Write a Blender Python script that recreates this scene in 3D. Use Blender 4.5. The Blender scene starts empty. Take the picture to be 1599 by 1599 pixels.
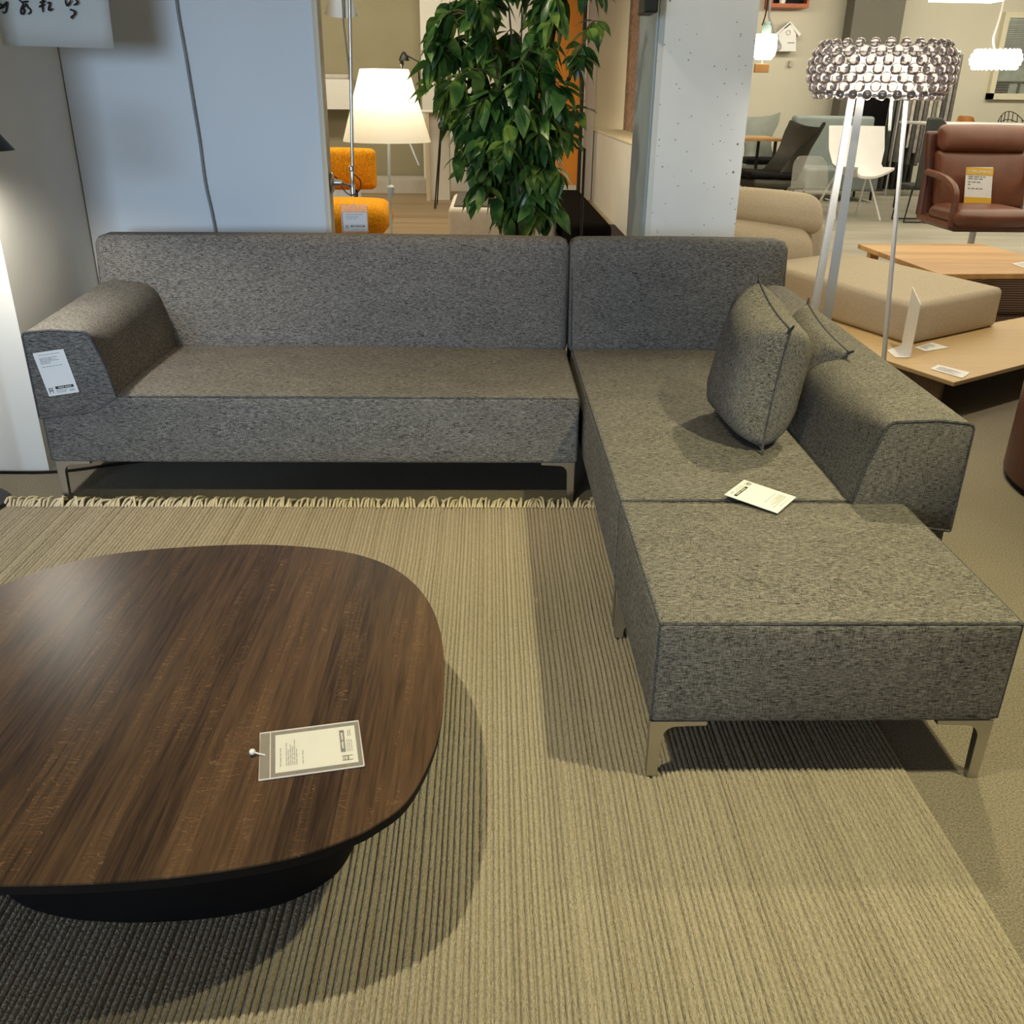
import bpy, bmesh, math, random
from mathutils import Vector, Matrix
random.seed(7)
S = bpy.context.scene
COL = S.collection
# ---------------------------------------------------------------- camera
F, PC, H = 1429.7, 799.5, 1.45
PITCH, YAW, ROLL = math.radians(24.579), math.radians(1.5807), math.radians(.7674)
fw = Vector((math.sin(YAW)*math.cos(PITCH), math.cos(YAW)*math.cos(PITCH), -math.sin(PITCH)))
rt0 = Vector((math.cos(YAW), -math.sin(YAW), 0)); up0 = rt0.cross(fw)
rt = math.cos(ROLL)*rt0 + math.sin(ROLL)*up0
up = -math.sin(ROLL)*rt0 + math.cos(ROLL)*up0
cd = bpy.data.cameras.new('camera'); cam = bpy.data.objects.new('camera', cd); COL.objects.link(cam)
cd.sensor_width = 36; cd.lens = F/1599*36; cd.clip_end = 100
cam.matrix_world = Matrix(((rt.x, up.x, -fw.x, 0), (rt.y, up.y, -fw.y, 0), (rt.z, up.z, -fw.z, H), (0, 0, 0, 1)))
S.camera = cam
S.view_settings.view_transform = 'Standard'; S.view_settings.look = 'None'
S.view_settings.exposure = 0.18; S.view_settings.gamma = 1; S.view_settings.use_curve_mapping = False
S.cycles.caustics_reflective = False; S.cycles.caustics_refractive = False
S.cycles.max_bounces = 8; S.cycles.sample_clamp_indirect = 6
# ---------------------------------------------------------------- world and lights
w = bpy.data.worlds.new('world'); S.world = w; w.use_nodes = True
w.node_tree.nodes['Background'].inputs[0].default_value = (1, .92, .76, 1)
w.node_tree.nodes['Background'].inputs[1].default_value = .2
def aim(o, to):
    o.rotation_euler = (Vector(to)-o.location).to_track_quat('-Z', 'Y').to_euler()
def spot(name, loc, to, watt, col, ang, blend=.4, size=.04):
    d = bpy.data.lights.new(name, 'SPOT'); d.energy = watt; d.color = col
    d.spot_size = math.radians(ang); d.spot_blend = blend; d.shadow_soft_size = size
    o = bpy.data.objects.new(name, d); COL.objects.link(o); o.location = loc; aim(o, to); return o
def area(name, loc, to, watt, col, sx, sy):
    d = bpy.data.lights.new(name, 'AREA'); d.shape = 'RECTANGLE'; d.size = sx; d.size_y = sy; d.energy = watt; d.color = col
    o = bpy.data.objects.new(name, d); COL.objects.link(o); o.location = loc; aim(o, to); return o
def point(name, loc, watt, col, r):
    d = bpy.data.lights.new(name, 'POINT'); d.energy = watt; d.color = col; d.shadow_soft_size = r
    o = bpy.data.objects.new(name, d); COL.objects.link(o); o.location = loc; return o
WARM = (1, .91, .5)
spot('ceiling_spot_chaise', (1.65, 1.2, 2.85), (.78, 2.0, 0), 205, WARM, 66, .8, .03)
spot('ceiling_spot_table', (-.8, 1.1, 2.85), (-.4, 1.75, 0), 165, (1, .91, .58), 74, .7, .025)
spot('ceiling_spot_sofa', (-.35, 3.5, 2.95), (-.4, 3.62, .4), 90, (1, .8, .5), 54, .75, .06)
spot('ceiling_spot_right', (1.8, 3.6, 2.95), (1.7, 2.7, 0), 190, (1, .88, .5), 74, .8, .06)
dayl = area('shop_window_daylight', (-2.2, -3.2, 1.6), (-.75, 3.8, .95), 17, (.55, .75, 1.0), 1.8, 1.5); dayl.data.spread = math.radians(46)
area('ceiling_light_back_left', (-1.0, 9.5, 3.0), (-1.0, 9.5, 0), 170, (1, .86, .6), 4, 4)
area('ceiling_light_back_right', (5.5, 9.5, 3.05), (5.5, 9.5, 0), 235, (1, .9, .7), 6, 6)
area('added_wall_fill_right', (6.5, 14.6, 3.1), (6.5, 18, 1.6), 150, (1, .93, .74), 8, .3)  # unseen fill strip added to brighten the far right wall
area('added_wall_fill_left', (-2.2, 13.4, 3.1), (-2.2, 16, 1.6), 60, (1, .9, .66), 4, .3)  # added fill light, lifts the olive back wall
spot('added_column_fill', (1.25, 2.7, 3.05), (.95, 4.5, 1.3), 62, (1, .9, .66), 44, .8, .06)  # fill spot added to brighten and warm the column front
spot('added_plant_fill', (-.7, 3.9, 3.1), (.1, 4.85, 1.4), 95, (1, .92, .66), 52, .8, .06)  # extra unseen spot, added to lift the dark leaves
spot('ceiling_spot_pouf', (2.6, 4.4, 2.95), (2.6, 5.5, .3), 120, (1, .86, .6), 70, .6, .05)
# ---------------------------------------------------------------- pixel helpers (a photo pixel to a point in the room)
def ray(x, y): return fw + rt*((x-PC)/F) - up*((y-PC)/F)
def at(x, y, Y):
    d = ray(x, y); return Vector((0, 0, H)) + d*(Y/d.y)
def atz(x, y, z):
    d = ray(x, y); return Vector((0, 0, H)) + d*((z-H)/d.z)
# ---------------------------------------------------------------- materials
def node_mat(name):
    m = bpy.data.materials.new(name); m.use_nodes = True
    nt = m.node_tree; return m, nt, nt.nodes['Principled BSDF']
def N(nt, t, **kw):
    n = nt.nodes.new(t)
    for k, v in kw.items():
        if k in n.inputs.keys() if hasattr(n.inputs, 'keys') else False: n.inputs[k].default_value = v
        else: setattr(n, k, v)
    return n
def ramp(nt, stops, interp='LINEAR'):
    r = nt.nodes.new('ShaderNodeValToRGB'); cr = r.color_ramp; cr.interpolation = interp
    while len(cr.elements) < len(stops): cr.elements.new(.5)
    for e, (p, c) in zip(cr.elements, stops): e.position = p; e.color = (*c, 1)
    return r
def coords(nt, scale, out='Object', loc=(0, 0, 0)):
    tc = nt.nodes.new('ShaderNodeTexCoord'); mp = nt.nodes.new('ShaderNodeMapping')
    mp.inputs['Scale'].default_value = scale; mp.inputs['Location'].default_value = loc
    nt.links.new(tc.outputs[out], mp.inputs['Vector']); return mp.outputs['Vector']
def noise(nt, vec, scale=1, detail=2, rough=.5, dist=0):
    n = nt.nodes.new('ShaderNodeTexNoise'); n.inputs['Scale'].default_value = scale; n.inputs['Detail'].default_value = detail
    n.inputs['Roughness'].default_value = rough; n.inputs['Distortion'].default_value = dist
    nt.links.new(vec, n.inputs['Vector']); return n.outputs['Fac']
def mix(nt, a, b, f):
    n = nt.nodes.new('ShaderNodeMix'); n.data_type = 'RGBA'
    for k, v in ((6, a), (7, b), (0, f)):
        if isinstance(v, bpy.types.NodeSocket): nt.links.new(v, n.inputs[k])
        else: n.inputs[k].default_value = (*v, 1) if isinstance(v, tuple) else v
    return n.outputs[2]
def math_n(nt, op, a, b=0.0):
    n = nt.nodes.new('ShaderNodeMath'); n.operation = op
    for k, v in ((0, a), (1, b)):
        if isinstance(v, bpy.types.NodeSocket): nt.links.new(v, n.inputs[k])
        else: n.inputs[k].default_value = v
    return n.outputs[0]
def bump(nt, p, h, dist, strength=1):
    b = nt.nodes.new('ShaderNodeBump'); b.inputs['Distance'].default_value = dist; b.inputs['Strength'].default_value = strength
    nt.links.new(h, b.inputs['Height']); nt.links.new(b.outputs['Normal'], p.inputs['Normal'])
def plain(name, c, rough=.5, metal=0, var=.12, scale=9, spec=.5, stretch=(1, 1, 1)):
    """A plain finish with a slight procedural mottling."""
    m, nt, p = node_mat(name)
    v = coords(nt, tuple(scale*s for s in stretch)); f = noise(nt, v, 1, 4)
    r = ramp(nt, [(.3, tuple(x*(1-var) for x in c)), (.7, tuple(min(1, x*(1+var)) for x in c))])
    nt.links.new(f, r.inputs[0]); nt.links.new(r.outputs[0], p.inputs['Base Color'])
    p.inputs['Roughness'].default_value = rough; p.inputs['Metallic'].default_value = metal
    p.inputs['Specular IOR Level'].default_value = spec
    return m
def fabric(name, dark, light, s=1.0, lo=.38, hi=.64, weave=True, rough=.95, bd=.0006):
    """Woven cloth: slubby threads one way, finer threads the other, two yarn tones."""
    m, nt, p = node_mat(name)
    if weave:
        a = noise(nt, coords(nt, (60*s, 620*s, 620*s)), 1, 1, .5); b = noise(nt, coords(nt, (620*s, 95*s, 95*s), loc=(3, 5, 9)), 1, 1, .5)
        d = noise(nt, coords(nt, (620*s, 620*s, 620*s), loc=(7, 1, 4)), 1, 1, .5)
        f = math_n(nt, 'ADD', math_n(nt, 'ADD', math_n(nt, 'MULTIPLY', a, .46), math_n(nt, 'MULTIPLY', b, .26)), math_n(nt, 'MULTIPLY', d, .28))
    else:
        f = noise(nt, coords(nt, (260*s, 260*s, 260*s)), 1, 2, .6)
    c = noise(nt, coords(nt, (5, 9, 9)), 1, 2)
    f2 = math_n(nt, 'ADD', f, math_n(nt, 'MULTIPLY', math_n(nt, 'SUBTRACT', c, .5), .05))
    r = ramp(nt, [(lo, dark), (hi, light)]); nt.links.new(f2, r.inputs[0]); nt.links.new(r.outputs[0], p.inputs['Base Color'])
    p.inputs['Roughness'].default_value = rough; p.inputs['Specular IOR Level'].default_value = .12
    bump(nt, p, f, bd, .4); return m
def wood(name, dark, light, plank=.1, rough=.45, axis='Y', fleck=True, stretch=26, tone=1.0):
    """Planks running along one axis with grain lines and, for oak, ray flecks."""
    m, nt, p = node_mat(name)
    tc = nt.nodes.new('ShaderNodeTexCoord'); sp = nt.nodes.new('ShaderNodeSeparateXYZ'); nt.links.new(tc.outputs['Object'], sp.inputs[0])
    u, v = (sp.outputs[0], sp.outputs[1]) if axis == 'Y' else (sp.outputs[1], sp.outputs[0])
    cell = math_n(nt, 'FLOOR', math_n(nt, 'DIVIDE', u, plank))
    wn = nt.nodes.new('ShaderNodeTexWhiteNoise'); wn.noise_dimensions = '1D'; nt.links.new(cell, wn.inputs['W'])
    cb = nt.nodes.new('ShaderNodeCombineXYZ')
    nt.links.new(math_n(nt, 'MULTIPLY', u, 150), cb.inputs[0]); nt.links.new(math_n(nt, 'MULTIPLY', v, 150/stretch), cb.inputs[1])
    nt.links.new(math_n(nt, 'MULTIPLY', wn.outputs['Value'], 40), cb.inputs[2])
    g = noise(nt, cb.outputs[0], 1, 4, .62, .4)
    cb2 = nt.nodes.new('ShaderNodeCombineXYZ')
    nt.links.new(math_n(nt, 'MULTIPLY', u, 22), cb2.inputs[0]); nt.links.new(math_n(nt, 'MULTIPLY', v, 1.6), cb2.inputs[1])
    nt.links.new(math_n(nt, 'MULTIPLY', wn.outputs['Value'], 17), cb2.inputs[2])
    g2 = noise(nt, cb2.outputs[0], 1, 3, .5)
    f = math_n(nt, 'ADD', math_n(nt, 'MULTIPLY', g, .5), math_n(nt, 'MULTIPLY', g2, .3))
    f = math_n(nt, 'ADD', f, math_n(nt, 'MULTIPLY', wn.outputs['Value'], .26*tone))
    r = ramp(nt, [(.32, dark), (.78, light)]); nt.links.new(f, r.inputs[0]); out = r.outputs[0]
    if fleck:
        cb3 = nt.nodes.new('ShaderNodeCombineXYZ')
        nt.links.new(math_n(nt, 'MULTIPLY', u, 20), cb3.inputs[0]); nt.links.new(math_n(nt, 'MULTIPLY', v, 85), cb3.inputs[1])
        nt.links.new(math_n(nt, 'MULTIPLY', wn.outputs['Value'], 11), cb3.inputs[2])
        fl = noise(nt, cb3.outputs[0], 1, 1, .5, .8)
        band = math_n(nt, 'ABSOLUTE', math_n(nt, 'SUBTRACT', fl, .52))
        line = math_n(nt, 'LESS_THAN', band, .012)
        gate = math_n(nt, 'GREATER_THAN', g2, .545)
        out = mix(nt, out, tuple(min(1, c*1.5) for c in light), math_n(nt, 'MULTIPLY', math_n(nt, 'MULTIPLY', line, gate), .42))
    nt.links.new(out, p.inputs['Base Color']); p.inputs['Roughness'].default_value = rough
    p.inputs['Specular IOR Level'].default_value = .35
    bump(nt, p, g, .0004, .5); return m
def glow(name, c, s):
    m, nt, p = node_mat(name); p.inputs['Base Color'].default_value = (*c, 1)
    p.inputs['Emission Color'].default_value = (*c, 1); p.inputs['Emission Strength'].default_value = s; return m
def clear(name, c=(1, 1, 1), alpha=.2, rough=.1):
    m, nt, p = node_mat(name); p.inputs['Base Color'].default_value = (*c, 1); p.inputs['Alpha'].default_value = alpha
    p.inputs['Roughness'].default_value = rough; return m
M = {}
M['sofa'] = fabric('grey_melange_weave', (.015, .015, .017), (.325, .305, .275))
M['pipe'] = fabric('grey_piping', (.02, .021, .024), (.16, .16, .165))
M['beige'] = fabric('beige_upholstery', (.42, .35, .25), (.62, .55, .43), s=.7, lo=.3, hi=.7, weave=False)
M['chrome'] = plain('brushed_metal', (.55, .53, .5), .32, 1, .06)
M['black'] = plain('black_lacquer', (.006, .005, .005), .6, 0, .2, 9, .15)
M['blackm'] = plain('black_metal', (.012, .011, .01), .4, .3, .2)
M['paper'] = plain('white_paper', (.82, .82, .8), .7, 0, .02)
M['ink'] = plain('black_ink', (.012, .012, .014), .6)
M['greyink'] = plain('grey_print', (.3, .3, .32), .7)
M['white'] = plain('white_lacquer', (.8, .8, .78), .4, 0, .02)
M['whitewall'] = plain('white_painted_wall', (.74, .73, .69), .8, 0, .03, 3)
M['creamwall'] = plain('cream_painted_wall', (.76, .7, .52), .8, 0, .03, 3)
M['olivewall'] = plain('olive_grey_wall', (.34, .31, .21), .85, 0, .05, 1.5)
M['partition'] = plain('white_partition_panel', (.66, .68, .69), .55, 0, .02, 2)
M['ash'] = wood('pale_edge_wood', (.55, .46, .32), (.78, .7, .54), .2, .5, 'Y', False)
M['walnut'] = wood('dark_smoked_oak', (.024, .012, .0065), (.17, .093, .047), .088, .36, 'Y', True, 26, .5)
M['oak'] = wood('light_oak', (.42, .22, .07), (.72, .45, .18), .16, .42, 'X', False)
M['legwood'] = wood('dark_leg_wood', (.09, .05, .025), (.17, .1, .055), .3, .5, 'X', False)
M['ply'] = wood('pale_plywood', (.52, .36, .17), (.62, .46, .25), .5, .5, 'X', False)
M['floorwood'] = wood('wood_floor', (.22, .155, .09), (.38, .29, .19), .2, .5, 'X', False, 20)
M['leather'] = plain('brown_leather', (.14, .046, .02), .36, 0, .14, 7)
M['darkleather'] = plain('dark_brown_leather', (.075, .02, .01), .42, 0, .2, 14)
M['mustard'] = fabric('mustard_boucle', (.42, .17, .008), (.8, .36, .02), s=.25, lo=.3, hi=.7, weave=False, bd=.006)
M['olive'] = plain('olive_brown_upholstery', (.035, .032, .02), .6, 0, .15, 8)
M['greygreen'] = plain('grey_green_upholstery', (.25, .27, .24), .6, 0, .1, 5)
M['teal'] = plain('teal_grey_upholstery', (.24, .28, .27), .7, 0, .1, 5)
M['greytop'] = plain('grey_cushion_top', (.06, .055, .05), .9, 0, .15, 20)
M['palegrey'] = plain('pale_grey_upholstery', (.52, .49, .45), .85, 0, .06, 12)
M['navy'] = plain('navy_shell', (.008, .02, .06), .5)
M['orange'] = plain('orange_panel', (.62, .22, .012), .6, 0, .12, 2)
M['terracotta'] = plain('terracotta_wood', (.4, .09, .02), .5)
M['darkgreen'] = plain('dark_green_shell', (.03, .035, .03), .6)
M['brownred'] = plain('red_brown_weave', (.42, .27, .2), .9, 0, .45, 18)
M['greycurtain'] = plain('grey_curtain', (.12, .125, .115), .85, 0, .25, 6, .3, (3, 3, .3))
M['darkpost'] = plain('dark_grey_paint', (.12, .11, .085), .7, 0, .05, 2)
M['bark'] = plain('bark', (.09, .05, .028), .9, 0, .4, 60)
M['soil'] = plain('soil', (.03, .02, .012), 1, 0, .4, 60)
M['pot'] = plain('dark_plant_pot', (.03, .03, .032), .5)
M['cable'] = plain('grey_cable', (.26, .27, .28), .5)
M['redcable'] = plain('dark_red_cable', (.1, .012, .01), .4)
M['mint'] = plain('mint_metal', (.4, .58, .55), .4)
M['striped'] = None
M['yellow'] = plain('yellow_card', (.75, .45, .03), .5, 0, .04)
M['plastic'] = clear('clear_plastic', (.8, .78, .72), .13, .12)
M['film'] = clear('clear_film', (.75, .72, .7), .3, .2)
def concrete():
    m, nt, p = node_mat('painted_concrete')
    v = coords(nt, (1, 1, 1)); f = noise(nt, v, 3, 4)
    r = ramp(nt, [(.3, (.66, .67, .66)), (.7, (.73, .74, .73))]); nt.links.new(f, r.inputs[0]); out = r.outputs[0]
    for sc, th, gate in ((17, .085, .45), (36, .09, .5)):
        vo = nt.nodes.new('ShaderNodeTexVoronoi'); vo.inputs['Scale'].default_value = sc; nt.links.new(v, vo.inputs['Vector'])
        sx = nt.nodes.new('ShaderNodeSeparateColor'); nt.links.new(vo.outputs['Color'], sx.inputs[0])
        pit = math_n(nt, 'MULTIPLY', math_n(nt, 'LESS_THAN', vo.outputs['Distance'], math_n(nt, 'MULTIPLY', sx.outputs[1], th*1.6)), math_n(nt, 'GREATER_THAN', sx.outputs[0], gate))
        out = mix(nt, out, (.16, .16, .17), pit)
    nt.links.new(out, p.inputs['Base Color']); p.inputs['Roughness'].default_value = .8; return m
M['concrete'] = concrete()
M['bluegrey'] = plain('blue_grey_paint', (.27, .33, .36), .6, 0, .08, 4)
def carpet():
    m, nt, p = node_mat('carpet_floor')
    f = noise(nt, coords(nt, (210, 210, 210)), 1, 3, .7); g = noise(nt, coords(nt, (2, 2, 2)), 1, 3)
    f = math_n(nt, 'ADD', f, math_n(nt, 'MULTIPLY', math_n(nt, 'SUBTRACT', g, .5), .12))
    r = ramp(nt, [(.3, (.105, .09, .066)), (.7, (.34, .305, .24))]); nt.links.new(f, r.inputs[0]); nt.links.new(r.outputs[0], p.inputs['Base Color'])
    p.inputs['Roughness'].default_value = 1; p.inputs['Specular IOR Level'].default_value = .05
    bump(nt, p, f, .004, .7); return m
M['carpet'] = carpet()
def showroom_floor():
    m, nt, p = node_mat('showroom_floor')
    f = noise(nt, coords(nt, (.6, 3, 1)), 1, 3)
    r = ramp(nt, [(.3, (.3, .28, .22)), (.7, (.42, .4, .33))]); nt.links.new(f, r.inputs[0]); nt.links.new(r.outputs[0], p.inputs['Base Color'])
    p.inputs['Roughness'].default_value = .45; return m
M['vinyl'] = showroom_floor()
def rug_mat():
    m, nt, p = node_mat('ribbed_wool')
    a = noise(nt, coords(nt, (26, .5, 1)), 1, 2); b = noise(nt, coords(nt, (300, 130, 300)), 1, 2, .6)
    f = math_n(nt, 'ADD', math_n(nt, 'MULTIPLY', a, .25), math_n(nt, 'MULTIPLY', b, .75))
    r = ramp(nt, [(.28, (.32, .272, .2)), (.5, (.45, .395, .305)), (.72, (.55, .49, .39))]); nt.links.new(f, r.inputs[0]); nt.links.new(r.outputs[0], p.inputs['Base Color'])
    p.inputs['Roughness'].default_value = 1; p.inputs['Specular IOR Level'].default_value = .05
    bump(nt, p, b, .007, 1); return m
M['rug'] = rug_mat()
M['fringe'] = plain('cream_wool_fringe', (.66, .58, .4), 1, 0, .12, 60)
def leaf_mat():
    m, nt, p = node_mat('ficus_leaf')
    f = noise(nt, coords(nt, (9, 9, 9)), 1, 3)
    r = ramp(nt, [(.28, (.018, .06, .016)), (.5, (.055, .14, .03)), (.7, (.24, .33, .06))]); nt.links.new(f, r.inputs[0]); nt.links.new(r.outputs[0], p.inputs['Base Color'])
    p.inputs['Roughness'].default_value = .32
    tr = nt.nodes.new('ShaderNodeBsdfTranslucent'); nt.links.new(r.outputs[0], tr.inputs[0])
    ms = nt.nodes.new('ShaderNodeMixShader'); ms.inputs[0].default_value = .3
    o = nt.nodes['Material Output']; nt.links.new(p.outputs[0], ms.inputs[1]); nt.links.new(tr.outputs[0], ms.inputs[2]); nt.links.new(ms.outputs[0], o.inputs[0]); return m
M['leaf'] = leaf_mat()
def shade_mat():
    m, nt, p = node_mat('white_lamp_shade')
    p.inputs['Base Color'].default_value = (.85, .8, .68, 1); p.inputs['Roughness'].default_value = .7
    p.inputs['Emission Color'].default_value = (1, .86, .58, 1); p.inputs['Emission Strength'].default_value = .28
    tr = nt.nodes.new('ShaderNodeBsdfTranslucent'); tr.inputs[0].default_value = (.95, .9, .8, 1)
    ms = nt.nodes.new('ShaderNodeMixShader'); ms.inputs[0].default_value = .6
    o = nt.nodes['Material Output']; nt.links.new(p.outputs[0], ms.inputs[1]); nt.links.new(tr.outputs[0], ms.inputs[2]); nt.links.new(ms.outputs[0], o.inputs[0]); return m
M['shade'] = shade_mat()
def bead_mat():
    m, nt, p = node_mat('smoked_acrylic')
    p.inputs['Base Color'].default_value = (.6, .54, .53, 1); p.inputs['Roughness'].default_value = .05
    p.inputs['Metallic'].default_value = .12; p.inputs['Transmission Weight'].default_value = .8; p.inputs['IOR'].default_value = 1.5; p.inputs['Coat Weight'].default_value = .6
    return m
M['bead'] = bead_mat()
M['bulb'] = glow('lit_diffuser', (1, .94, .82), 3.2)
M['softbulb'] = glow('lit_pendant', (1, .95, .8), 4)
M['tube'] = glow('lit_ceiling_strip', (1, .97, .85), 3)
def stripes():
    m, nt, p = node_mat('striped_weave')
    v = coords(nt, (1, 1, 1)); sp = nt.nodes.new('ShaderNodeSeparateXYZ'); nt.links.new(v, sp.inputs[0])
    k = math_n(nt, 'ADD', math_n(nt, 'MULTIPLY', sp.outputs[2], 60), math_n(nt, 'MULTIPLY', sp.outputs[1], 18))
    f = math_n(nt, 'FRACT', k); g = math_n(nt, 'GREATER_THAN', f, .55)
    nt.links.new(mix(nt, (.62, .5, .36), (.16, .08, .06), g), p.inputs['Base Color']); p.inputs['Roughness'].default_value = .9; return m
M['striped'] = stripes()
# ---------------------------------------------------------------- object helpers
def empty(name, label=None, cat=None, loc=(0, 0, 0), group=None):
    o = bpy.data.objects.new(name, None); COL.objects.link(o); o.location = loc; o.empty_display_size = .1
    if label: o['label'] = label; o['category'] = cat
    if group: o['group'] = group
    return o
def obj(name, bm, mat, parent=None, smooth=False, loc=None, ang=40):
    """Link a bmesh built in room coordinates as one mesh object (its origin at its thing's base)."""
    if parent is not None:
        off = Vector((0, 0, 0)); q = parent
        while q is not None: off += q.location; q = q.parent
    else:
        if loc is None:
            xs = [v.co for v in bm.verts]
            loc = (sum(c.x for c in xs)/len(xs), sum(c.y for c in xs)/len(xs), min(c.z for c in xs))
        off = Vector(loc)
    bmesh.ops.translate(bm, vec=-off, verts=bm.verts)
    bmesh.ops.recalc_face_normals(bm, faces=bm.faces)
    me = bpy.data.meshes.new(name); bm.to_mesh(me); bm.free()
    if smooth:
        for p in me.polygons: p.use_smooth = True
        if ang: me.set_sharp_from_angle(angle=math.radians(ang))
    me.materials.append(M[mat] if isinstance(mat, str) else mat)
    o = bpy.data.objects.new(name, me); COL.objects.link(o)
    if parent is not None: o.parent = parent
    else: o.location = off
    return o
def tag(o, label, cat, group=None, kind=None):
    o['label'] = label; o['category'] = cat
    if group: o['group'] = group
    if kind: o['kind'] = kind
    return o
def struct(name, bm, mat):
    o = obj(name, bm, mat); o['kind'] = 'structure'; return o
def box(bm, lo, hi, bev=0, seg=2):
    vs = [bm.verts.new((x, y, z)) for x in (lo[0], hi[0]) for y in (lo[1], hi[1]) for z in (lo[2], hi[2])]
    fs = [bm.faces.new([vs[i] for i in q]) for q in ((0, 1, 3, 2), (4, 6, 7, 5), (0, 4, 5, 1), (2, 3, 7, 6), (0, 2, 6, 4), (1, 5, 7, 3))]
    if bev:
        es = {e for f in fs for e in f.edges}
        bmesh.ops.bevel(bm, geom=list(es), offset=bev, segments=seg, affect='EDGES', profile=.5)
    return bm
def B(lo, hi, bev=0, seg=2): return box(bmesh.new(), lo, hi, bev, seg)
def prism(bm, pts, vec, bev=0, seg=2):
    """Extrude a planar outline (room points) along vec."""
    vec = Vector(vec); a = [bm.verts.new(p) for p in pts]; b = [bm.verts.new(Vector(p)+vec) for p in pts]
    n = len(pts); fs = [bm.faces.new(a), bm.faces.new(b[::-1])]
    fs += [bm.faces.new((a[i], a[(i+1) % n], b[(i+1) % n], b[i])) for i in range(n)]
    if bev:
        bmesh.ops.bevel(bm, geom=list({e for f in fs[:2] for e in f.edges}), offset=bev, segments=seg, affect='EDGES', profile=.5)
    return bm
def P(pts, vec, bev=0, seg=2): return prism(bmesh.new(), pts, vec, bev, seg)
def tube(bm, pts, r, n=8, closed=False, caps=True):
    pts = [Vector(p) for p in pts]; rings = []; m = len(pts); prev = None
    for i, p in enumerate(pts):
        if closed: t = pts[(i+1) % m]-pts[i-1]
        else: t = pts[min(i+1, m-1)]-pts[max(i-1, 0)]
        t.normalize()
        if prev is None: u = t.cross(Vector((0, 0, 1)) if abs(t.z) < .9 else Vector((1, 0, 0))).normalized()
        else: u = (prev - t*prev.dot(t)).normalized()
        prev = u; v = t.cross(u); rr = r[i] if isinstance(r, (list, tuple)) else r
        rings.append([bm.verts.new(p + (u*math.cos(a)+v*math.sin(a))*rr) for a in (2*math.pi*k/n for k in range(n))])
    for i in range(m if closed else m-1):
        A, C = rings[i], rings[(i+1) % m]
        for k in range(n): bm.faces.new((A[k], A[(k+1) % n], C[(k+1) % n], C[k]))
    if caps and not closed: bm.faces.new(rings[0][::-1]); bm.faces.new(rings[-1])
    return bm
def T(pts, r, n=8, closed=False): return tube(bmesh.new(), pts, r, n, closed)
def lathe(bm, prof, c, n=32, cap=True, axis=None):
    """Revolve (radius, height) pairs about a vertical axis through c."""
    c = Vector(c); rings = []
    q = axis.to_track_quat('Z', 'Y') if axis else None
    for r, z in prof:
        ring = []
        for k in range(n):
            a = 2*math.pi*k/n; v = Vector((r*math.cos(a), r*math.sin(a), z)); ring.append(bm.verts.new(c + (q @ v if q else v)))
        rings.append(ring)
    for A, C in zip(rings[:-1], rings[1:]):
        for k in range(n): bm.faces.new((A[k], A[(k+1) % n], C[(k+1) % n], C[k]))
    if cap: bm.faces.new(rings[0][::-1]); bm.faces.new(rings[-1])
    return bm
def L(prof, c, n=32, cap=True, axis=None): return lathe(bmesh.new(), prof, c, n, cap, axis)
def smooth_path(pts, n=6):
    pts = [Vector(p) for p in pts]; out = []
    for i in range(len(pts)-1):
        p0, p1, p2, p3 = pts[max(i-1, 0)], pts[i], pts[i+1], pts[min(i+2, len(pts)-1)]
        for k in range(n):
            t = k/n; out.append(.5*((2*p1)+(p2-p0)*t+(2*p0-5*p1+4*p2-p3)*t*t+(3*p1-p0-3*p2+p3)*t**3))
    out.append(pts[-1]); return out
def softbox(bm, lo, hi, r=.02, bulge=(0, 0, 0), n=6, warp=None, k=3):
    """A padded block: rounded edges, faces swelling slightly, then bent by warp."""
    lo, hi = Vector(lo), Vector(hi); c = (lo+hi)/2; h = (hi-lo)/2
    ax = []
    for a in range(3):
        rr = min(r, h[a]*.98); tn = [math.tan(math.radians(45*(1-i/k))) for i in range(k)]
        v = [-(h[a]-rr) - rr*t for t in tn] + [-(h[a]-rr)+2*(h[a]-rr)*i/n for i in range(n+1)] + [(h[a]-rr)+rr*t for t in reversed(tn)]
        ax.append(v)
    m = [len(v)-1 for v in ax]; D = {}
    def vert(i, j, l):
        key = (i, j, l)
        if key in D: return D[key]
        p = Vector((ax[0][i], ax[1][j], ax[2][l])); rr = [min(r, h[a]*.98) for a in range(3)]
        q = Vector([max(-(h[a]-rr[a]), min(h[a]-rr[a], p[a])) for a in range(3)]); d = Vector([(p[a]-q[a])/rr[a] for a in range(3)])
        d.normalize(); s = q + Vector([d[a]*rr[a] for a in range(3)])
        u = [s[a]/h[a] for a in range(3)]; b = Vector((0, 0, 0))
        for a in range(3):
            o1, o2 = (a+1) % 3, (a+2) % 3
            b[a] = bulge[a]*u[a]*max(0, 1-u[o1]**2)*max(0, 1-u[o2]**2)
        s = c+s+b
        if warp: s = Vector(warp(s))
        D[key] = bm.verts.new(s); return D[key]
    for a in range(3):
        o1, o2 = (a+1) % 3, (a+2) % 3
        for e in (0, m[a]):
            for i in range(m[o1]):
                for j in range(m[o2]):
                    q = []
                    for di, dj in ((0, 0), (1, 0), (1, 1), (0, 1)):
                        idx = [0, 0, 0]; idx[a] = e; idx[o1] = i+di; idx[o2] = j+dj; q.append(vert(*idx))
                    bm.faces.new(q if e else q[::-1])
    return bm
def SB(*a, **k): return softbox(bmesh.new(), *a, **k)
def ball(bm, c, r, sub=2, sc=(1, 1, 1)):
    g = bmesh.ops.create_icosphere(bm, subdivisions=sub, radius=r)
    for v in g['verts']: v.co = Vector((v.co.x*sc[0], v.co.y*sc[1], v.co.z*sc[2]))+Vector(c)
    return bm
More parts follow.
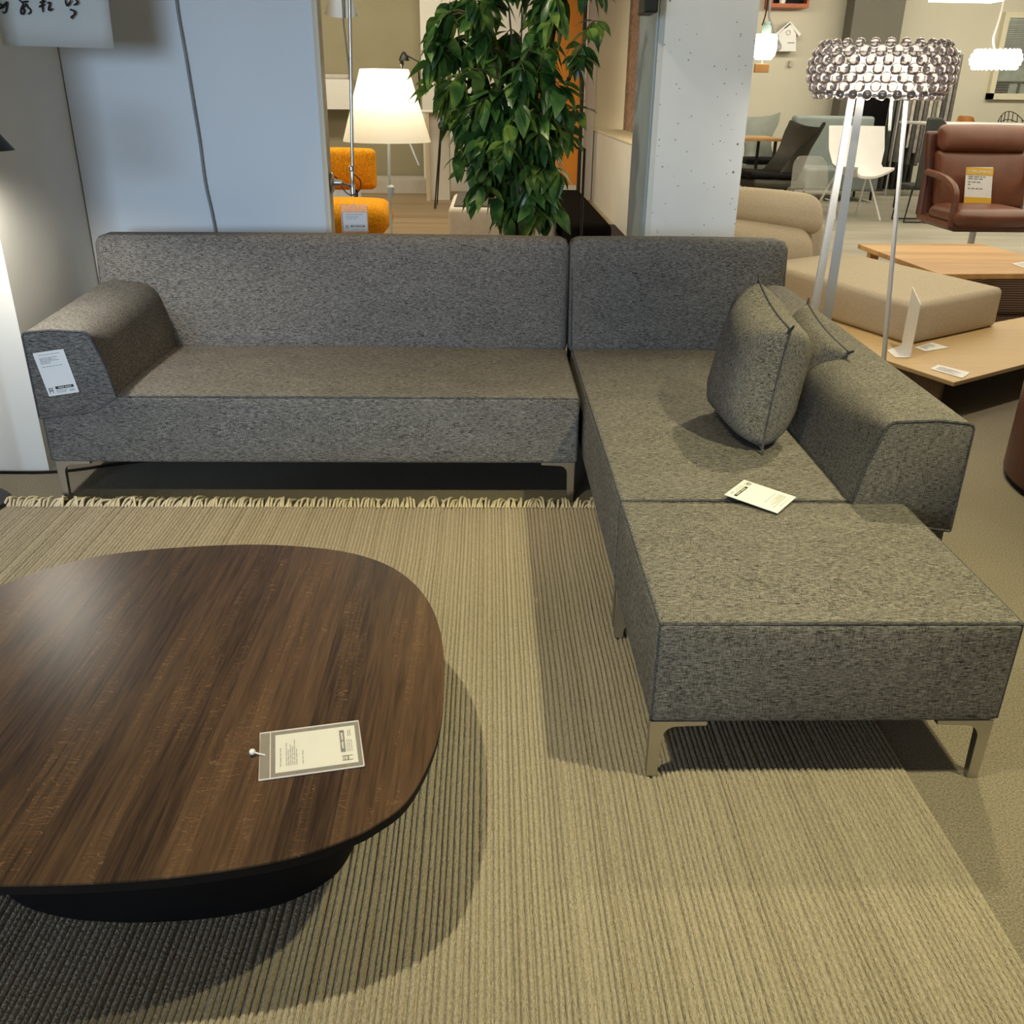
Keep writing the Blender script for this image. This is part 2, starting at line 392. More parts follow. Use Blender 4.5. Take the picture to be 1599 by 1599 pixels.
def quad_card(bm, bl, br, tl, u0, u1, v0, v1, lift):
    bl, br, tl = Vector(bl), Vector(br), Vector(tl); U, V = br-bl, tl-bl; n = U.cross(V).normalized()*lift
    vs = [bm.verts.new(bl+U*u+V*v+n) for u, v in ((u0, v0), (u1, v0), (u1, v1), (u0, v1))]
    bm.faces.new(vs); return bm
# ================================================================ SETTING
struct('floor', B((-7, -3.5, -.1), (9, 5.6, 0)), 'carpet')
struct('floor_wood', B((-9, 5.6, -.1), (1.5, 17, -.001)), 'floorwood')
struct('floor_showroom', B((1.5, 5.6, -.1), (16, 21.5, -.001)), 'vinyl')
struct('ceiling', B((-9, -1.2, 3.2), (16, 21.5, 3.3)), 'whitewall')
# partition behind the sofa, with its pale wooden end
struct('wall_partition', B((-1.815, 4.36, 0), (at(486, 10, 4.36).x+.02, 4.42, 3.2)), 'partition')
pe = at(500, 200, 4.36).x
struct('trim_1', B((pe+.001, 4.345, 0), (pe+.024, 4.44, 3.2), .002), 'ash')
struct('wall_left', B((-2.6, 3.56, 0), (-1.82, 5.6, 3.2)), 'whitewall')
# corner column of painted concrete
bm = bmesh.new(); cx0, cx1 = .744, 1.168
prism(bm, [(cx0+.02, 4.5, 0), (cx1, 4.5, 0), (cx1, 5.06, 0), (cx0, 5.06, 0), (cx0, 4.53, 0)], (0, 0, 3.2))
struct('column', bm, 'concrete')
struct('trim_2', B((cx0-.012, 4.545, 0), (cx0-.001, 5.06, 3.2)), 'bluegrey')
# room behind, left
struct('wall_back_left', B((-9, 16, 0), (-1.05, 16.15, 3.2)), 'olivewall')
struct('wall_back_white', B((-1.05, 15.6, 0), (1.5, 15.75, 3.2)), 'whitewall')
struct('wall_low', B((1.53, 8.3, 0), (1.65, 14.6, .965)), 'whitewall')
struct('windowsill', B((1.52, 8.3, .966), (2.0, 14.6, .985)), 'creamwall')
struct('wall_recess', B((1.5, 14.62, 0), (2.3, 14.8, 3.2)), 'creamwall')
a0, a1 = at(915, 100, 14.5).x, at(931, 100, 14.5).x
struct('trim_3', B((a0, 14.45, 0), (a1, 14.75, 3.2)), 'whitewall')
struct('wall_plinth', B((-3.6, 15.2, 0), (-.95, 15.95, .2)), M['palegrey'])
# room behind, right
struct('wall_back_right', B((2.3, 18, 0), (16, 18.15, 3.2)), plain('warm_white_wall', (.66, .62, .5), .85, 0, .03, 1))
struct('wall_right', B((16, 5, 0), (16.15, 18, 3.2)), 'whitewall')
p0, p1 = at(1333, 20, 17.2), at(1412, 20, 17.2)
struct('column_dark', B((p0.x, 17.2, 0), (p1.x, 17.6, 3.2)), 'darkpost')
# window on the far wall
w0, w1 = at(1540, 155, 17.95), at(1640, 155, 17.95); wz1 = 2.75
wn = obj('window_1', B((w0.x+.1, 17.93, w0.z+.1), (w1.x, 17.99, wz1)), plain('window_glass', (.33, .36, .32), .25)); wn['kind'] = 'structure'
bm = bmesh.new()
for lo, hi in (((w0.x, 17.88, w0.z), (w1.x, 18, w0.z+.1)), ((w0.x, 17.88, w0.z), (w0.x+.09, 18, wz1)), ((w0.x, 17.88, wz1), (w1.x, 18, wz1+.09))): box(bm, lo, hi)
obj('window_frame', bm, 'creamwall', wn)
bm = bmesh.new()
for i in range(26): box(bm, (w0.x+.1, 17.9, 2.0+i*.028), (w1.x, 17.925, 2.004+i*.028))
obj('blind', bm, 'palegrey', wn)
bm = bmesh.new(); q0 = at(1552, 150, 17.9)
for i in range(5): box(bm, (q0.x, 17.9, q0.z+.02+i*.04), (q0.x+.24, 17.92, q0.z+.042+i*.04))
box(bm, (q0.x, 17.9, q0.z+.22), (q0.x+.55, 17.92, q0.z+.245)); box(bm, (q0.x+.4, 17.9, q0.z+.02), (q0.x+.44, 17.92, q0.z+.22))
obj('window_lettering', bm, 'darkpost', wn)
# ================================================================ SOFA (three separate upholstered elements)
SZ, SB0 = .43, .168
def leg(parent, x, y, sx, sy=1, name='leg', z0=0):
    """Flat metal corner leg: upright bar filleting into a plate under the seat."""
    z1 = SB0-.002; r = .03; wd = .03
    pts = [(x, z1), (x+sx*.13, z1), (x+sx*.13, z1-.012)]
    for i in range(5):
        a = math.radians(90*i/4); pts.append((x+sx*(wd+r-r*math.sin(a)), z1-.012-r+r*math.cos(a)))
    pts += [(x+sx*(wd-.003), z0), (x+sx*.002, z0)]
    return obj(name, P([(px, y, pz) for px, pz in pts], (0, sy*.022, 0), .002), 'chrome', parent)
def bar_seams(parent, lines, r=.0042, name='piping'):
    for ln in lines: obj(name, tube(bmesh.new(), ln, r, 6), 'pipe', parent, True)
def seat_block(parent, x0, x1, y0, y1, seams=True, lean=.0):
    def wp(s):
        t = (SZ-s.z)/(SZ-SB0)
        s.y += 0; return s
    b = obj('seat', SB((x0, y0, SB0), (x1, y1, SZ), r=.016, bulge=(.006, .008, .012), n=10, warp=wp), 'sofa', parent, True)
    e = .006
    bar_seams(b, [[(x0+e, y0+e, SZ-e), ((x0+x1)/2, y0+e-.002, SZ-e+.003), (x1-e, y0+e, SZ-e)],
                  [(x0+e, y0+e, SZ-e), (x0+e, y1-.02, SZ-e)], [(x1-e, y0+e, SZ-e), (x1-e, y1-.02, SZ-e)],
                  [(x0+e, y0+e, SZ-e), (x0+e, y0+e, SB0+.01)], [(x1-e, y0+e, SZ-e), (x1-e, y0+e, SB0+.01)]])
    return b
def back_block(parent, x0, x1, zt=.885):
    YF, YT = 3.935, 4.03
    def wp(s):
        t = max(0, (s.z-.4)/(zt-.4)); k = (s.y-YF)/(4.2-YF)
        s.y += t*((YT-YF)*(1-k)-.05*k)
        return s
    b = obj('backrest', SB((x0, YF, .40), (x1, 4.2, zt), r=.045, bulge=(.001, .016, .008), n=10, warp=wp, k=5), 'sofa', parent, True)
    e = .008
    lines = []
    for xx in (x0+.012, x1-.012):
        lines.append([(xx, YF+.016, SZ+.01), (xx, YF+.5*(YT-YF)+.014, SZ+.23), (xx, YT+.004, zt-.05), (xx, YT+.016, zt-.022), (xx, YT+.04, zt-.012), (xx, 4.12, zt-.012)])
    bar_seams(b, lines); return b
def arm_block(parent, side, xo, y0, y1, name='armrest'):
    """Sloping padded arm: flat top, bevelled inner flank; side -1 = left arm."""
    s = -side
    def sec(y, t):
        zt = .662+.04*t; rr = .018+.055*min(1, t*5)
        A = Vector((xo, zt)); Bp = Vector((xo+s*.232, zt+.004)); Cp = Vector((xo+s*.292, .425)); Dp = Vector((xo, .345 if t < .5 else .3))
        pts = []
        d1 = (A-Bp).normalized(); d2 = (Cp-Bp).normalized()
        p1, p2 = Bp+d1*rr*1.6, Bp+d2*rr*1.4
        pts.append(Dp); pts.append(A+Vector((0, -.016))); pts.append(A+Vector((s*.005, -.004))); pts.append(A+Vector((s*.018, 0)))
        pts.append(A.lerp(p1, .5)+Vector((0, .006)))
        for i in range(8):
            u = i/7; pts.append((1-u)**2*p1+2*u*(1-u)*Bp+u*u*p2)
        pts.append(p2.lerp(Cp, .5)+Vector((s*.008, 0))); pts.append(Cp); pts.append(Vector((xo+s*.2, .37)))
        return [Vector((p.x, y, p.y)) for p in pts]
    bm = bmesh.new(); rows = []
    ys = [y0, y0+.004, y0+.02, y0+.06, y0+.15, y0+.3, y0+.45, y0+.6, y1]
    for i, y in enumerate(ys):
        t = (y-y0)/(y1-y0); pts = sec(y, t)
        if i == 0:
            c = sum(pts, Vector())/len(pts); pts = [c+(p-c)*.985 for p in pts]
        rows.append([bm.verts.new(p) for p in pts])
    n = len(rows[0])
    for A, C in zip(rows[:-1], rows[1:]):
        for k in range(n): bm.faces.new((A[k], A[(k+1) % n], C[(k+1) % n], C[k]))
    bm.faces.new(rows[0][::-1]); bm.faces.new(rows[-1])
    a = obj(name, bm, 'sofa', parent, True, ang=50)
    f = sec(y0+.002, 0)
    bar_seams(a, [f+[f[0]]], .0045)
    return a
# long sofa element with the left arm
sofa = empty('sofa', 'long grey woven sofa element with a left armrest, in front of the white partition', 'sofa', (-.65, 3.7, 0))
seat_block(sofa, -1.645, .336, 3.24, 4.19); back_block(sofa, -1.672, .3425); arm_block(sofa, -1, -1.65, 3.236, 3.985)
for x, y, sx in ((-1.64, 3.262, 1), (.33, 3.262, -1), (-1.64, 4.1, 1), (.33, 4.1, -1)): leg(sofa, x, y, sx)
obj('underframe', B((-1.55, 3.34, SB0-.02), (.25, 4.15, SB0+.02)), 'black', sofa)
# corner element with the right arm
ch = empty('sofa_corner_element', 'deep grey woven corner seat with a right armrest, holding two cushions', 'sofa', (.8, 3.2, 0))
seat_block(ch, .36, 1.1, 2.312, 4.19); back_block(ch, .346, 1.29); arm_block(ch, 1, 1.297, 2.292, 3.985)
obj('side_panel', SB((1.02, 2.306, SB0), (1.292, 4.19, .42), r=.012, n=4), 'sofa', ch, True)
for x, y, sx in ((.366, 2.33, 1), (1.285, 2.33, -1), (.366, 4.1, 1), (1.285, 4.1, -1)): leg(ch, x, y, sx, z0=.0105 if x < .98 and y < 3.2 else 0)
# ottoman
ot = empty('ottoman', 'grey woven ottoman on four metal legs, pushed against the corner seat', 'ottoman', (.76, 1.98, 0))
seat_block(ot, .36, 1.155, 1.662, 2.3)
for x, y, sx in ((.364, 1.672, 1), (1.151, 1.672, -1), (.364, 2.265, 1), (1.151, 2.265, -1)): leg(ot, x, y, sx, z0=.0105 if x < .98 else 0)
# cushions on the corner element
def pillow(name, c00, c10, c11, c01, th, label, sag=.02, side=1):
    """c00..c01: the four pinched corners in order; thickness th to either side of the seam."""
    c = [Vector(p) for p in (c00, c10, c11, c01)]; nrm = ((c[1]-c[0]).cross(c[3]-c[0])).normalized()
    g = 22; bm = bmesh.new(); rnd = random.Random(3)
    rows = {1: [], -1: []}
    for sg in (1, -1):
        for i in range(g+1):
            row = []
            for j in range(g+1):
                u, v = i/g, j/g
                U, V = 2*u-1, 2*v-1
                uu = .5+.5*U*(1-.075*(1-V*V)); vv = .5+.5*V*(1-.075*(1-U*U))   # edges drawn in between the ears
                p = c[0]*(1-uu)*(1-vv)+c[1]*uu*(1-vv)+c[2]*uu*vv+c[3]*(1-uu)*vv
                h = (max(0, 1-U**4)*max(0, 1-V**4))**.5*(1-.12*V)
                wr = .006*math.sin(17*U+5*V)*math.sin(9*V-3*U)*(1-max(abs(U), abs(V)))
                row.append((p+nrm*sg*(th*h+wr*h), i in (0, g) or j in (0, g)))
            rows[sg].append(row)
    V1 = [[bm.verts.new(p) for p, e in r] for r in rows[1]]
    V2 = [[V1[i][j] if rows[-1][i][j][1] else bm.verts.new(rows[-1][i][j][0]) for j in range(g+1)] for i in range(g+1)]
    for i in range(g):
        for j in range(g):
            bm.faces.new((V1[i][j], V1[i+1][j], V1[i+1][j+1], V1[i][j+1])); bm.faces.new((V2[i][j], V2[i][j+1], V2[i+1][j+1], V2[i+1][j]))
    edge = [V1[i][0].co.copy() for i in range(g+1)]+[V1[g][j].co.copy() for j in range(1, g+1)]+[V1[i][g].co.copy() for i in range(g-1, -1, -1)]+[V1[0][j].co.copy() for j in range(g-1, 0, -1)]
    o = obj(name, bm, 'sofa', None, True, ang=0); tag(o, label, 'cushion', 'cushions on the corner seat')
    b2 = bmesh.new(); tube(b2, edge, .0035, 6, True)
    for k in (0, g, 2*g, 3*g):
        cen = sum(edge, Vector())/len(edge); d = (edge[k]-cen).normalized()
        tube(b2, [edge[k]-d*.01, edge[k]+d*.018+Vector((0, 0, .004))], [.006, .003], 6)
    obj('piping', b2, 'pipe', o, True); return o
pillow('cushion', (.85, 2.655, .45), (.89, 2.66, .825), (.89, 3.05, .90), (.80, 3.06, .455), .122, 'grey cushion standing upright on its edge, nearer the seat centre')
pillow('cushion', (.985, 2.93, .46), (1.165, 2.88, .70), (1.165, 3.34, .765), (.985, 3.34, .47), .07, 'grey cushion leaning on the right armrest, behind the upright one')
# ================================================================ RUG
RX0, RX1, RY0, RY1 = -1.83, .98, .2, 3.2
rug = empty('rug', 'large ribbed beige wool rug with a cream fringe, under the table and ottoman', 'rug', (-.4, 1.7, 0))
bm = bmesh.new(); rr = random.Random(5); x = RX0; cols = []
while x < RX1:
    wdt = .0128*rr.uniform(.8, 1.15); hh = .0082*rr.uniform(.75, 1.15)
    for f, z in ((0, 0), (.1, .5), (.28, .92), (.5, 1), (.72, .92), (.9, .5)): cols.append((x+wdt*f, .0015+hh*z))
    x += wdt
    if rr.random() < .25: cols.append((x, .001)); x += rr.uniform(.002, .004)
ny = 90; rows = []
ph = [rr.uniform(0, 6) for _ in range(8)]
for j in range(ny+1):
    y = RY0+(RY1-RY0)*j/ny; wob = .0012*math.sin(y*5+ph[0])+.001*math.sin(y*13+ph[1]); row = []
    for k, (cx, cz) in enumerate(cols): row.append(bm.verts.new((cx+wob*math.sin(cx*4), y, cz+.0006*math.sin(y*90+k*.7+5*math.sin(k)))))
    rows.append(row)
for j in range(ny):
    for k in range(len(cols)-1): bm.faces.new((rows[j][k], rows[j][k+1], rows[j+1][k+1], rows[j+1][k]))
obj('woven_field', bm, 'rug', rug, True, ang=0)
bm = bmesh.new(); x = RX0
while x < .42:
    b0 = Vector((x, RY1-.01, .008)); ln = rr.uniform(.05, .085); dx = rr.gauss(.006, .014); lift = rr.uniform(.002, .02)
    pts = [b0, b0+Vector((dx*.4, ln*.4, .004+lift)), b0+Vector((dx, ln*.8, .004+lift*.6)), b0+Vector((dx*1.4, ln, .005))]
    tube(bm, smooth_path(pts, 2), [.0042, .0046, .0046, .0045, .0044, .004, .003][:7], 6); x += rr.uniform(.0085, .0145)
fr = obj('fringe', bm, 'fringe', rug, True); fr['kind'] = 'stuff'
# ================================================================ COFFEE TABLE
half = [(-.753, 1.0615), (-.608, 1.065), (-.464, 1.080), (-.321, 1.112), (-.23, 1.155), (-.186, 1.1885), (-.142, 1.242), (-.110, 1.342), (-.094, 1.455), (-.093, 1.605),
        (-.105, 1.7536), (-.135, 1.894), (-.19, 2.02), (-.273, 2.123), (-.40, 2.196), (-.578, 2.230), (-.749, 2.226), (-.958, 2.188), (-1.098, 2.122), (-1.205, 2.004),
        (-1.31, 1.84), (-1.345, 1.66), (-1.335, 1.47), (-1.27, 1.28), (-1.14, 1.145), (-.95, 1.08)]
out = smooth_path([(x, y, .33) for x, y in half+half[:1]], 4)[:-1]
tb = empty('coffee_table', 'low dark smoked oak coffee table with a pebble shaped top', 'coffee table', (-.7, 1.65, 0))
obj('tabletop', P([(p.x, p.y, .33) for p in out], (0, 0, -.004), 0), 'walnut', tb)
cx, cy = -.715, 1.65
obj('edge_band', P([(cx+(p.x-cx)*.9985, cy+(p.y-cy)*.9985, .3258) for p in out], (0, 0, -.018), .002), 'black', tb)
bm = bmesh.new(); rings = []
for z, k, s in ((.306, .83, 0), (.2, .80, .01), (.0135, .735, .03)):
    rings.append([bm.verts.new((-.66+(p.x-cx)*k*.86, 1.70+(p.y-cy)*k, z)) for p in out])
for A, C in zip(rings[:-1], rings[1:]):
    for k in range(len(A)): bm.faces.new((A[k], A[(k+1) % len(A)], C[(k+1) % len(A)], C[k]))
bm.faces.new(rings[0][::-1]); bm.faces.new(rings[-1])
obj('pedestal', bm, 'black', tb, True)
# ================================================================ PRICE TAGS
def price_tag(name, bl, br, tr, tl, label, lift=.0012, sleeve=None, lines=8, group='price cards', portrait=True):
    bl, br, tl = Vector(bl), Vector(br), Vector(tl); n = (br-bl).cross(tl-bl).normalized(); tr = br+(tl-bl)
    c = (bl+tr)/2
    root = empty(name, label, 'price tag', c)
    b = bmesh.new(); prism(b, [bl, br, tr, tl], n*lift); obj('card', b, 'paper', root)
    rn = random.Random(len(label)); e = lift+.0004
    bm = bmesh.new(); v = .93
    rowsv = [.93, .86, .835, .81, .785, .76, .735, .66, .58][:lines] if portrait else [.88, .76, .66, .56][:lines]
    hh = .012 if portrait else .03
    for i, v in enumerate(rowsv):
        u = .14; end = rn.uniform(.4, .85)
        while u < end:
            l = rn.uniform(.05, .16); quad_card(bm, bl, br, tl, u, min(u+l, .88), v, v+hh, e); u += l+.02
    for i in range(3):
        u = .3
        while u < .62: l = rn.uniform(.04, .1); quad_card(bm, bl, br, tl, u, u+l, .055+.026*i, .066+.026*i, e); u += l+.015
    quad_card(bm, bl, br, tl, .72, .88, .085, .098, e); quad_card(bm, bl, br, tl, .72, .9, .06, .073, e)
    obj('print', bm, 'greyink', root)
    v0, v1 = (.14, .2) if portrait else (.22, .33)
    bb = obj('logo_bar', quad_card(bmesh.new(), bl, br, tl, .3, .9, v0, v1, e), 'ink', root)
    bm = bmesh.new(); u = .4
    for l in (.04, .03, .035, .045, .03, 0, .03, .04, .04, .03, .04):
        if l: quad_card(bm, bl, br, tl, u, u+l-.008, v0+(v1-v0)*.3, v0+(v1-v0)*rn.uniform(.62, .75), e+.0003)
        u += l+.004 if l else .03
    obj('logo_lettering', bm, 'paper', bb)
    bm = bmesh.new(); a, k = (.06, .19) if portrait else (.07, .34)                     # little chair emblem: back with slats, seat, legs
    w_, h_ = .16, (.13 if portrait else .24)
    def q(x0, x1, y0, y1): quad_card(bm, bl, br, tl, a+w_*x0, a+w_*x1, k-h_+h_*y0, k-h_+h_*y1, e)
    q(.1, .22, 0, 1); q(.78, .9, 0, 1); q(.1, .9, .38, .52)
    for y in (.66, .78, .9): q(.1, .9, y, y+.05)
    obj('chair_emblem', bm, 'ink', root)
    if sleeve:
        u0, u1, v0, v1 = sleeve; b = quad_card(bmesh.new(), bl, br, tl, u0, u1, v0, v1, lift+.0012)
        sl = obj('clear_sleeve', b, 'film', root)
        U, V = br-bl, tl-bl; cs = [bl+U*a_+V*b_+n*(lift*.5+.001) for a_, b_ in ((u0, v0), (u1, v0), (u1, v1), (u0, v1))]
        bm = tube(bmesh.new(), cs+[cs[0]], .0016, 5); tube(bm, [bl+U*u0+V*1.06+n*.002, bl+U*u1+V*1.06+n*.002], .0012, 5)
        obj('sleeve_rim', bm, clear('sleeve_rim', (.85, .78, .74), .75, .2), sl)
    return root
ya = 3.2335
price_tag('price_tag', at(77, 619, ya), at(124, 612, ya), at(101, 544, ya), at(51, 552, ya), 'white price card pinned to the front of the left armrest')
zz = SZ+.012
price_tag('price_tag', atz(1162, 750, zz+.002), atz(1131, 773, zz+.002), atz(1216, 795, zz), atz(1243, 777, zz), 'white price card lying across the gap between corner seat and ottoman', .0018)
zt = .3315
tt = price_tag('price_tag', atz(560, 1190, zt), atz(553, 1133, zt), atz(430, 1150, zt), atz(430, 1208, zt), 'white price card in a clear sleeve lying on the dark coffee table', .001, (-.13, 1.1, -.06, 1.19))
bm = ball(bmesh.new(), atz(394, 1174, zt+.008), .006, 2); tube(bm, [atz(394, 1174, zt+.008), atz(405, 1177, zt+.006), atz(414, 1179, zt+.003)], .0014, 5)
obj('tag_fastener', bm, 'paper', tt, True)
# ================================================================ LEFT SIDE: floor lamp, poster, cable
fl = empty('reading_lamp', 'black floor lamp with a round base and a low drop head, by the left wall', 'floor lamp', (-1.99, 3.2, 0))
obj('base', L([(.0, 0), (.155, 0), (.165, .012), (.155, .022), (.02, .03)], (-1.985, 3.2, 0), 40), 'blackm', fl, True)
obj('pole', T([(-1.99, 3.2, .02), (-1.99, 3.2, 1.36)], .011), 'blackm', fl)
obj('arm', T([(-1.99, 3.2, 1.34), (-1.67, 3.2, 1.34)], .009), 'blackm', fl)
obj('lamp_head', L([(.03, 1.34), (.09, 1.31), (.125, 1.262), (.12, 1.262), (.085, 1.3), (.02, 1.325)], (-1.665, 3.2, 0), 32), 'blackm', fl, True)
obj('bulb', ball(bmesh.new(), (-1.665, 3.2, 1.29), .022, 2), M['bulb'], fl, True)
bl_, br_ = (-1.93, 3.13, .0275), (-1.855, 3.16, .0255)
bm = bmesh.new(); prism(bm, [Vector((-1.95, 3.17, .0275)), Vector((-1.86, 3.17, .0245)), Vector((-1.86, 3.215, .0245)), Vector((-1.95, 3.215, .0275))], (0, 0, .0015))
tag(obj('label_card', bm, 'paper'), 'small white card lying on the round black lamp base', 'card')
spot('reading_lamp_light', (-1.68, 3.2, 1.262), (-1.75, 3.3, 0), 31, (1, .93, .78), 150, .5, .03)
# hanging paper with brush calligraphy
Yp = 3.9; A_, C_ = at(178, 76, Yp), at(-60, 69, Yp)
po = empty('calligraphy_sheet', 'white paper sheet with brushed black characters hanging at top left', 'poster', (A_+C_)/2)
bm = bmesh.new(); g = 14; rows = []
tp = at(169, 0, Yp); upv = (tp-A_).normalized()*.55
for i in range(g+1):
    rows.append([bm.verts.new(C_.lerp(A_, i/g)+upv*(j/6)+Vector((0, -.006*math.sin(i/g*5)*(1-j/6)-.004*math.sin(j*1.3), 0))) for j in range(7)])
for i in range(g):
    for j in range(6): bm.faces.new((rows[i][j], rows[i+1][j], rows[i+1][j+1], rows[i][j+1]))
sh = obj('paper_sheet', bm, plain('off_white_paper', (.55, .56, .53), .8, 0, .03), po, True)
so = sh.modifiers.new('thick', 'SOLIDIFY'); so.thickness = .0015
strokes = [[(-2, 14), (6, 10), (11, 3), (10, 16), (7, 20), (3, 18)], [(0, 5), (5, 13)], [(1, 12), (8, 6)],
           [(30, 0), (36, 6), (33, 14), (33, 21), (37, 21), (38, 15), (35, 13), (41, 8), (44, 12), (48, 16), (46, 21), (43, 21)], [(36, 3), (44, 2)], [(40, 5), (42, 9)],
           [(67, -2), (66, 6), (67, 19)], [(61, 11), (66, 8), (70, 7)], [(62, 4), (71, 2)], [(74, 5), (78, 4), (77, 10), (76, 15), (79, 16), (82, 13)],
           [(102, 0), (104, 8), (107, 7), (111, 0)], [(118, -1), (121, 3), (119, 6), (115, 8)], [(109, 15), (113, 16), (117, 19), (115, 24), (111, 27), (114, 29)],
           [(104, -30), (110, -20), (118, -24)], [(66, -30), (68, -14)], [(58, -22), (76, -24)], [(30, -20), (46, -24)], [(36, -30), (37, -8)]]
for s_ in strokes:
    bm = bmesh.new(); pp = smooth_path([at(x, y, Yp-.014) for x, y in s_], 5); n_ = len(pp)
    tube(bm, pp, [.0036*(.55+.45*math.sin(math.pi*(.15+.8*i/(n_-1)))) for i in range(n_)], 5)
    obj('brush_stroke', bm, 'ink', po, True)
# cable hanging in front of the partition
cb_ = smooth_path([at(275, -60, 4.345), at(275, 0, 4.345), at(290, 90, 4.345), at(303, 170, 4.343), at(312, 225, 4.345), at(320, 285, 4.345), at(331, 335, 4.345), at(339, 380, 4.345), at(344, 430, 4.345)], 5)
tag(obj('cable', T(cb_, .0052, 8), 'cable', None, True), 'grey power cable hanging down the white partition behind the sofa', 'cable')
cw = smooth_path([(-2.5, 3.54, .006), (-2.1, 3.54, .006), (-1.8, 3.545, .006), (-1.6, 3.62, .006), (-1.4, 3.7, .006)], 6)
tag(obj('floor_cable', T(cw, .006, 8), 'black', None, True), 'black cable lying along the foot of the left wall', 'cable')
# ================================================================ LEFT ROOM: wall lamp and its tag
Yl = 4.47
wl = empty('wall_lamp', 'silver jointed wall lamp on the wooden partition end, with a pale conical shade', 'wall lamp', at(513, 285, Yl))
e_ = pe+.024
br0 = at(513, 285, 4.40); br0.x = e_
obj('wall_bracket', L([(.0, 0), (.04, 0), (.045, .006), (.04, .012), (.015, .016), (.012, .05)], (e_, 4.40, br0.z), 24, True, Vector((1, 0, 0))), 'chrome', wl, True)
r0, r1 = at(551, 300, Yl), at(545, -60, Yl)
obj('upright_rod', T([r0, r1], .0075, 10), 'chrome', wl, True)
obj('joint', L([(.004, -.02), (.012, -.018), (.013, .035), (.008, .045), (.008, .09), (.013, .095), (.013, .11), (.006, .115)], r0, 14), 'chrome', wl, True)
obj('bracket_arm', T([(e_+.045, 4.40, br0.z), r0+Vector((0, 0, .02))], .006), 'chrome', wl)
obj('tension_rod', T([at(548, 130, Yl+.03), at(537, 40, Yl+.03), at(533, -30, Yl+.03)], .004), 'chrome', wl)
obj('cable', T(smooth_path([at(515, 274, Yl-.02), at(527, 279, Yl-.03), at(538, 298, Yl-.04), at(550, 305, Yl-.04), at(561, 297, Yl-.03), at(563, 283, Yl-.01), at(553, 272, Yl)], 5), .003), 'redcable', wl, True)
hc = at(534, 22, Yl+.12)
obj('lamp_shade', L([(.075, 0), (.045, .085), (.035, .13), (.033, .13), (.043, .085), (.073, 0)], hc, 28, False, Vector((.05, -.25, .95))), plain('parchment_shade', (.72, .7, .64), .6, 0, .04), wl, True)
obj('shade_ring', T([hc+Vector((.022*math.cos(a), -.06, .075+.022*math.sin(a))) for a in [2*math.pi*k/20 for k in range(20)]], .003, 6, True), 'blackm', wl, True)
tg = price_tag('price_tag', at(537, 361, Yl-.02), at(574, 361, Yl-.02), at(572, 331, Yl-.02), at(535, 332, Yl-.02), 'white price card in a clear sleeve hanging from the silver wall lamp', .001, (-.06, 1.03, -.05, 1.42), 3, portrait=False)
obj('tag_string', T([at(552, 316, Yl-.01), at(553, 327, Yl-.02)], .0015, 5), 'paper', tg)
# white-shade floor lamp
Yc = 5.3; lc = at(602, 160, Yc)
cl = empty('floor_lamp', 'slim floor lamp with a large lit white conical shade, beside the plant', 'floor lamp', (lc.x, Yc, 0))
zt_, zb_ = at(600, 108, Yc).z, at(602, 221, Yc).z
R1 = (at(670, 218, Yc)-at(533, 218, Yc)).x/2; R0 = (at(639, 109, Yc)-at(563, 109, Yc)).x/2
obj('lamp_shade', L([(R1, zb_), (R1*.5+R0*.5, (zt_+zb_)/2), (R0, zt_)], (lc.x, Yc, 0), 48, False), 'shade', cl, True)
obj('pole', T([at(606, 150, Yc), at(608, 290, Yc), (at(612, 372, Yc).x, Yc, .02)], .008), 'white', cl, True)
obj('collar', L([(.009, -.05), (.02, -.03), (.02, .0), (.009, .01)], at(610, 292, Yc), 14), 'white', cl, True)
obj('pull_rod', T([at(633, 208, Yc-.02), at(654, 258, Yc-.05)], .004), 'white', cl)
obj('base', L([(0, 0), (.15, 0), (.15, .014), (.01, .02)], (at(612, 372, Yc).x, Yc, 0), 32), 'white', cl, True)
obj('finial', L([(.004, 0), (.006, .02), (.012, .03), (.008, .045), (.001, .05)], at(628, 110, Yc), 12), 'blackm', cl, True)
obj('bulb', ball(bmesh.new(), (lc.x, Yc, zb_+.27), .035, 2), M['softbulb'], cl, True)
point('floor_lamp_light', (lc.x, Yc, zb_+.27), 20, (1, .86, .6), .04)
# mustard chair
Ym = 9.0
def shell_back(bm, c, wd, z0, z1, curve, th, n=14, m=8, taper=.1, lean=.1, flare=0):
    """A curved padded chair back, open towards -Y."""
    G = {}
    for sgn in (0, 1):
        for i in range(n+1):
            for j in range(m+1):
                u = -1+2*i/n; v = j/m; k = wd/2*(1-taper*v+flare*v*v)
                round_ = 1-.35*max(0, (v-.8)/.2)**2*abs(u)**6
                G[sgn, i, j] = bm.verts.new((c[0]+u*k*round_, c[1]-curve*u*u+lean*v+sgn*th*(1-.6*max(abs(u)**8, v**12)), z0+(z1-z0)*v*(1-.06*abs(u)**4*v)))
    for i in range(n):
        for j in range(m):
            bm.faces.new((G[0, i, j], G[0, i+1, j], G[0, i+1, j+1], G[0, i, j+1])); bm.faces.new((G[1, i, j], G[1, i, j+1], G[1, i+1, j+1], G[1, i+1, j]))
    for i in range(n):
        for j in (0, m): bm.faces.new((G[0, i, j], G[1, i, j], G[1, i+1, j], G[0, i+1, j]))
    for j in range(m):
        for i in (0, n): bm.faces.new((G[0, i, j], G[0, i, j+1], G[1, i, j+1], G[1, i, j]))
    return bm
mc = empty('mustard_chair', 'mustard yellow boucle chair behind the wall lamp', 'chair', (at(545, 330, Ym).x, Ym, 0))
xa, xb = at(470, 330, Ym-.25).x, at(610, 330, Ym-.25).x
zs1, zs0 = at(560, 316, Ym-.3).z, at(560, 368, Ym-.5).z
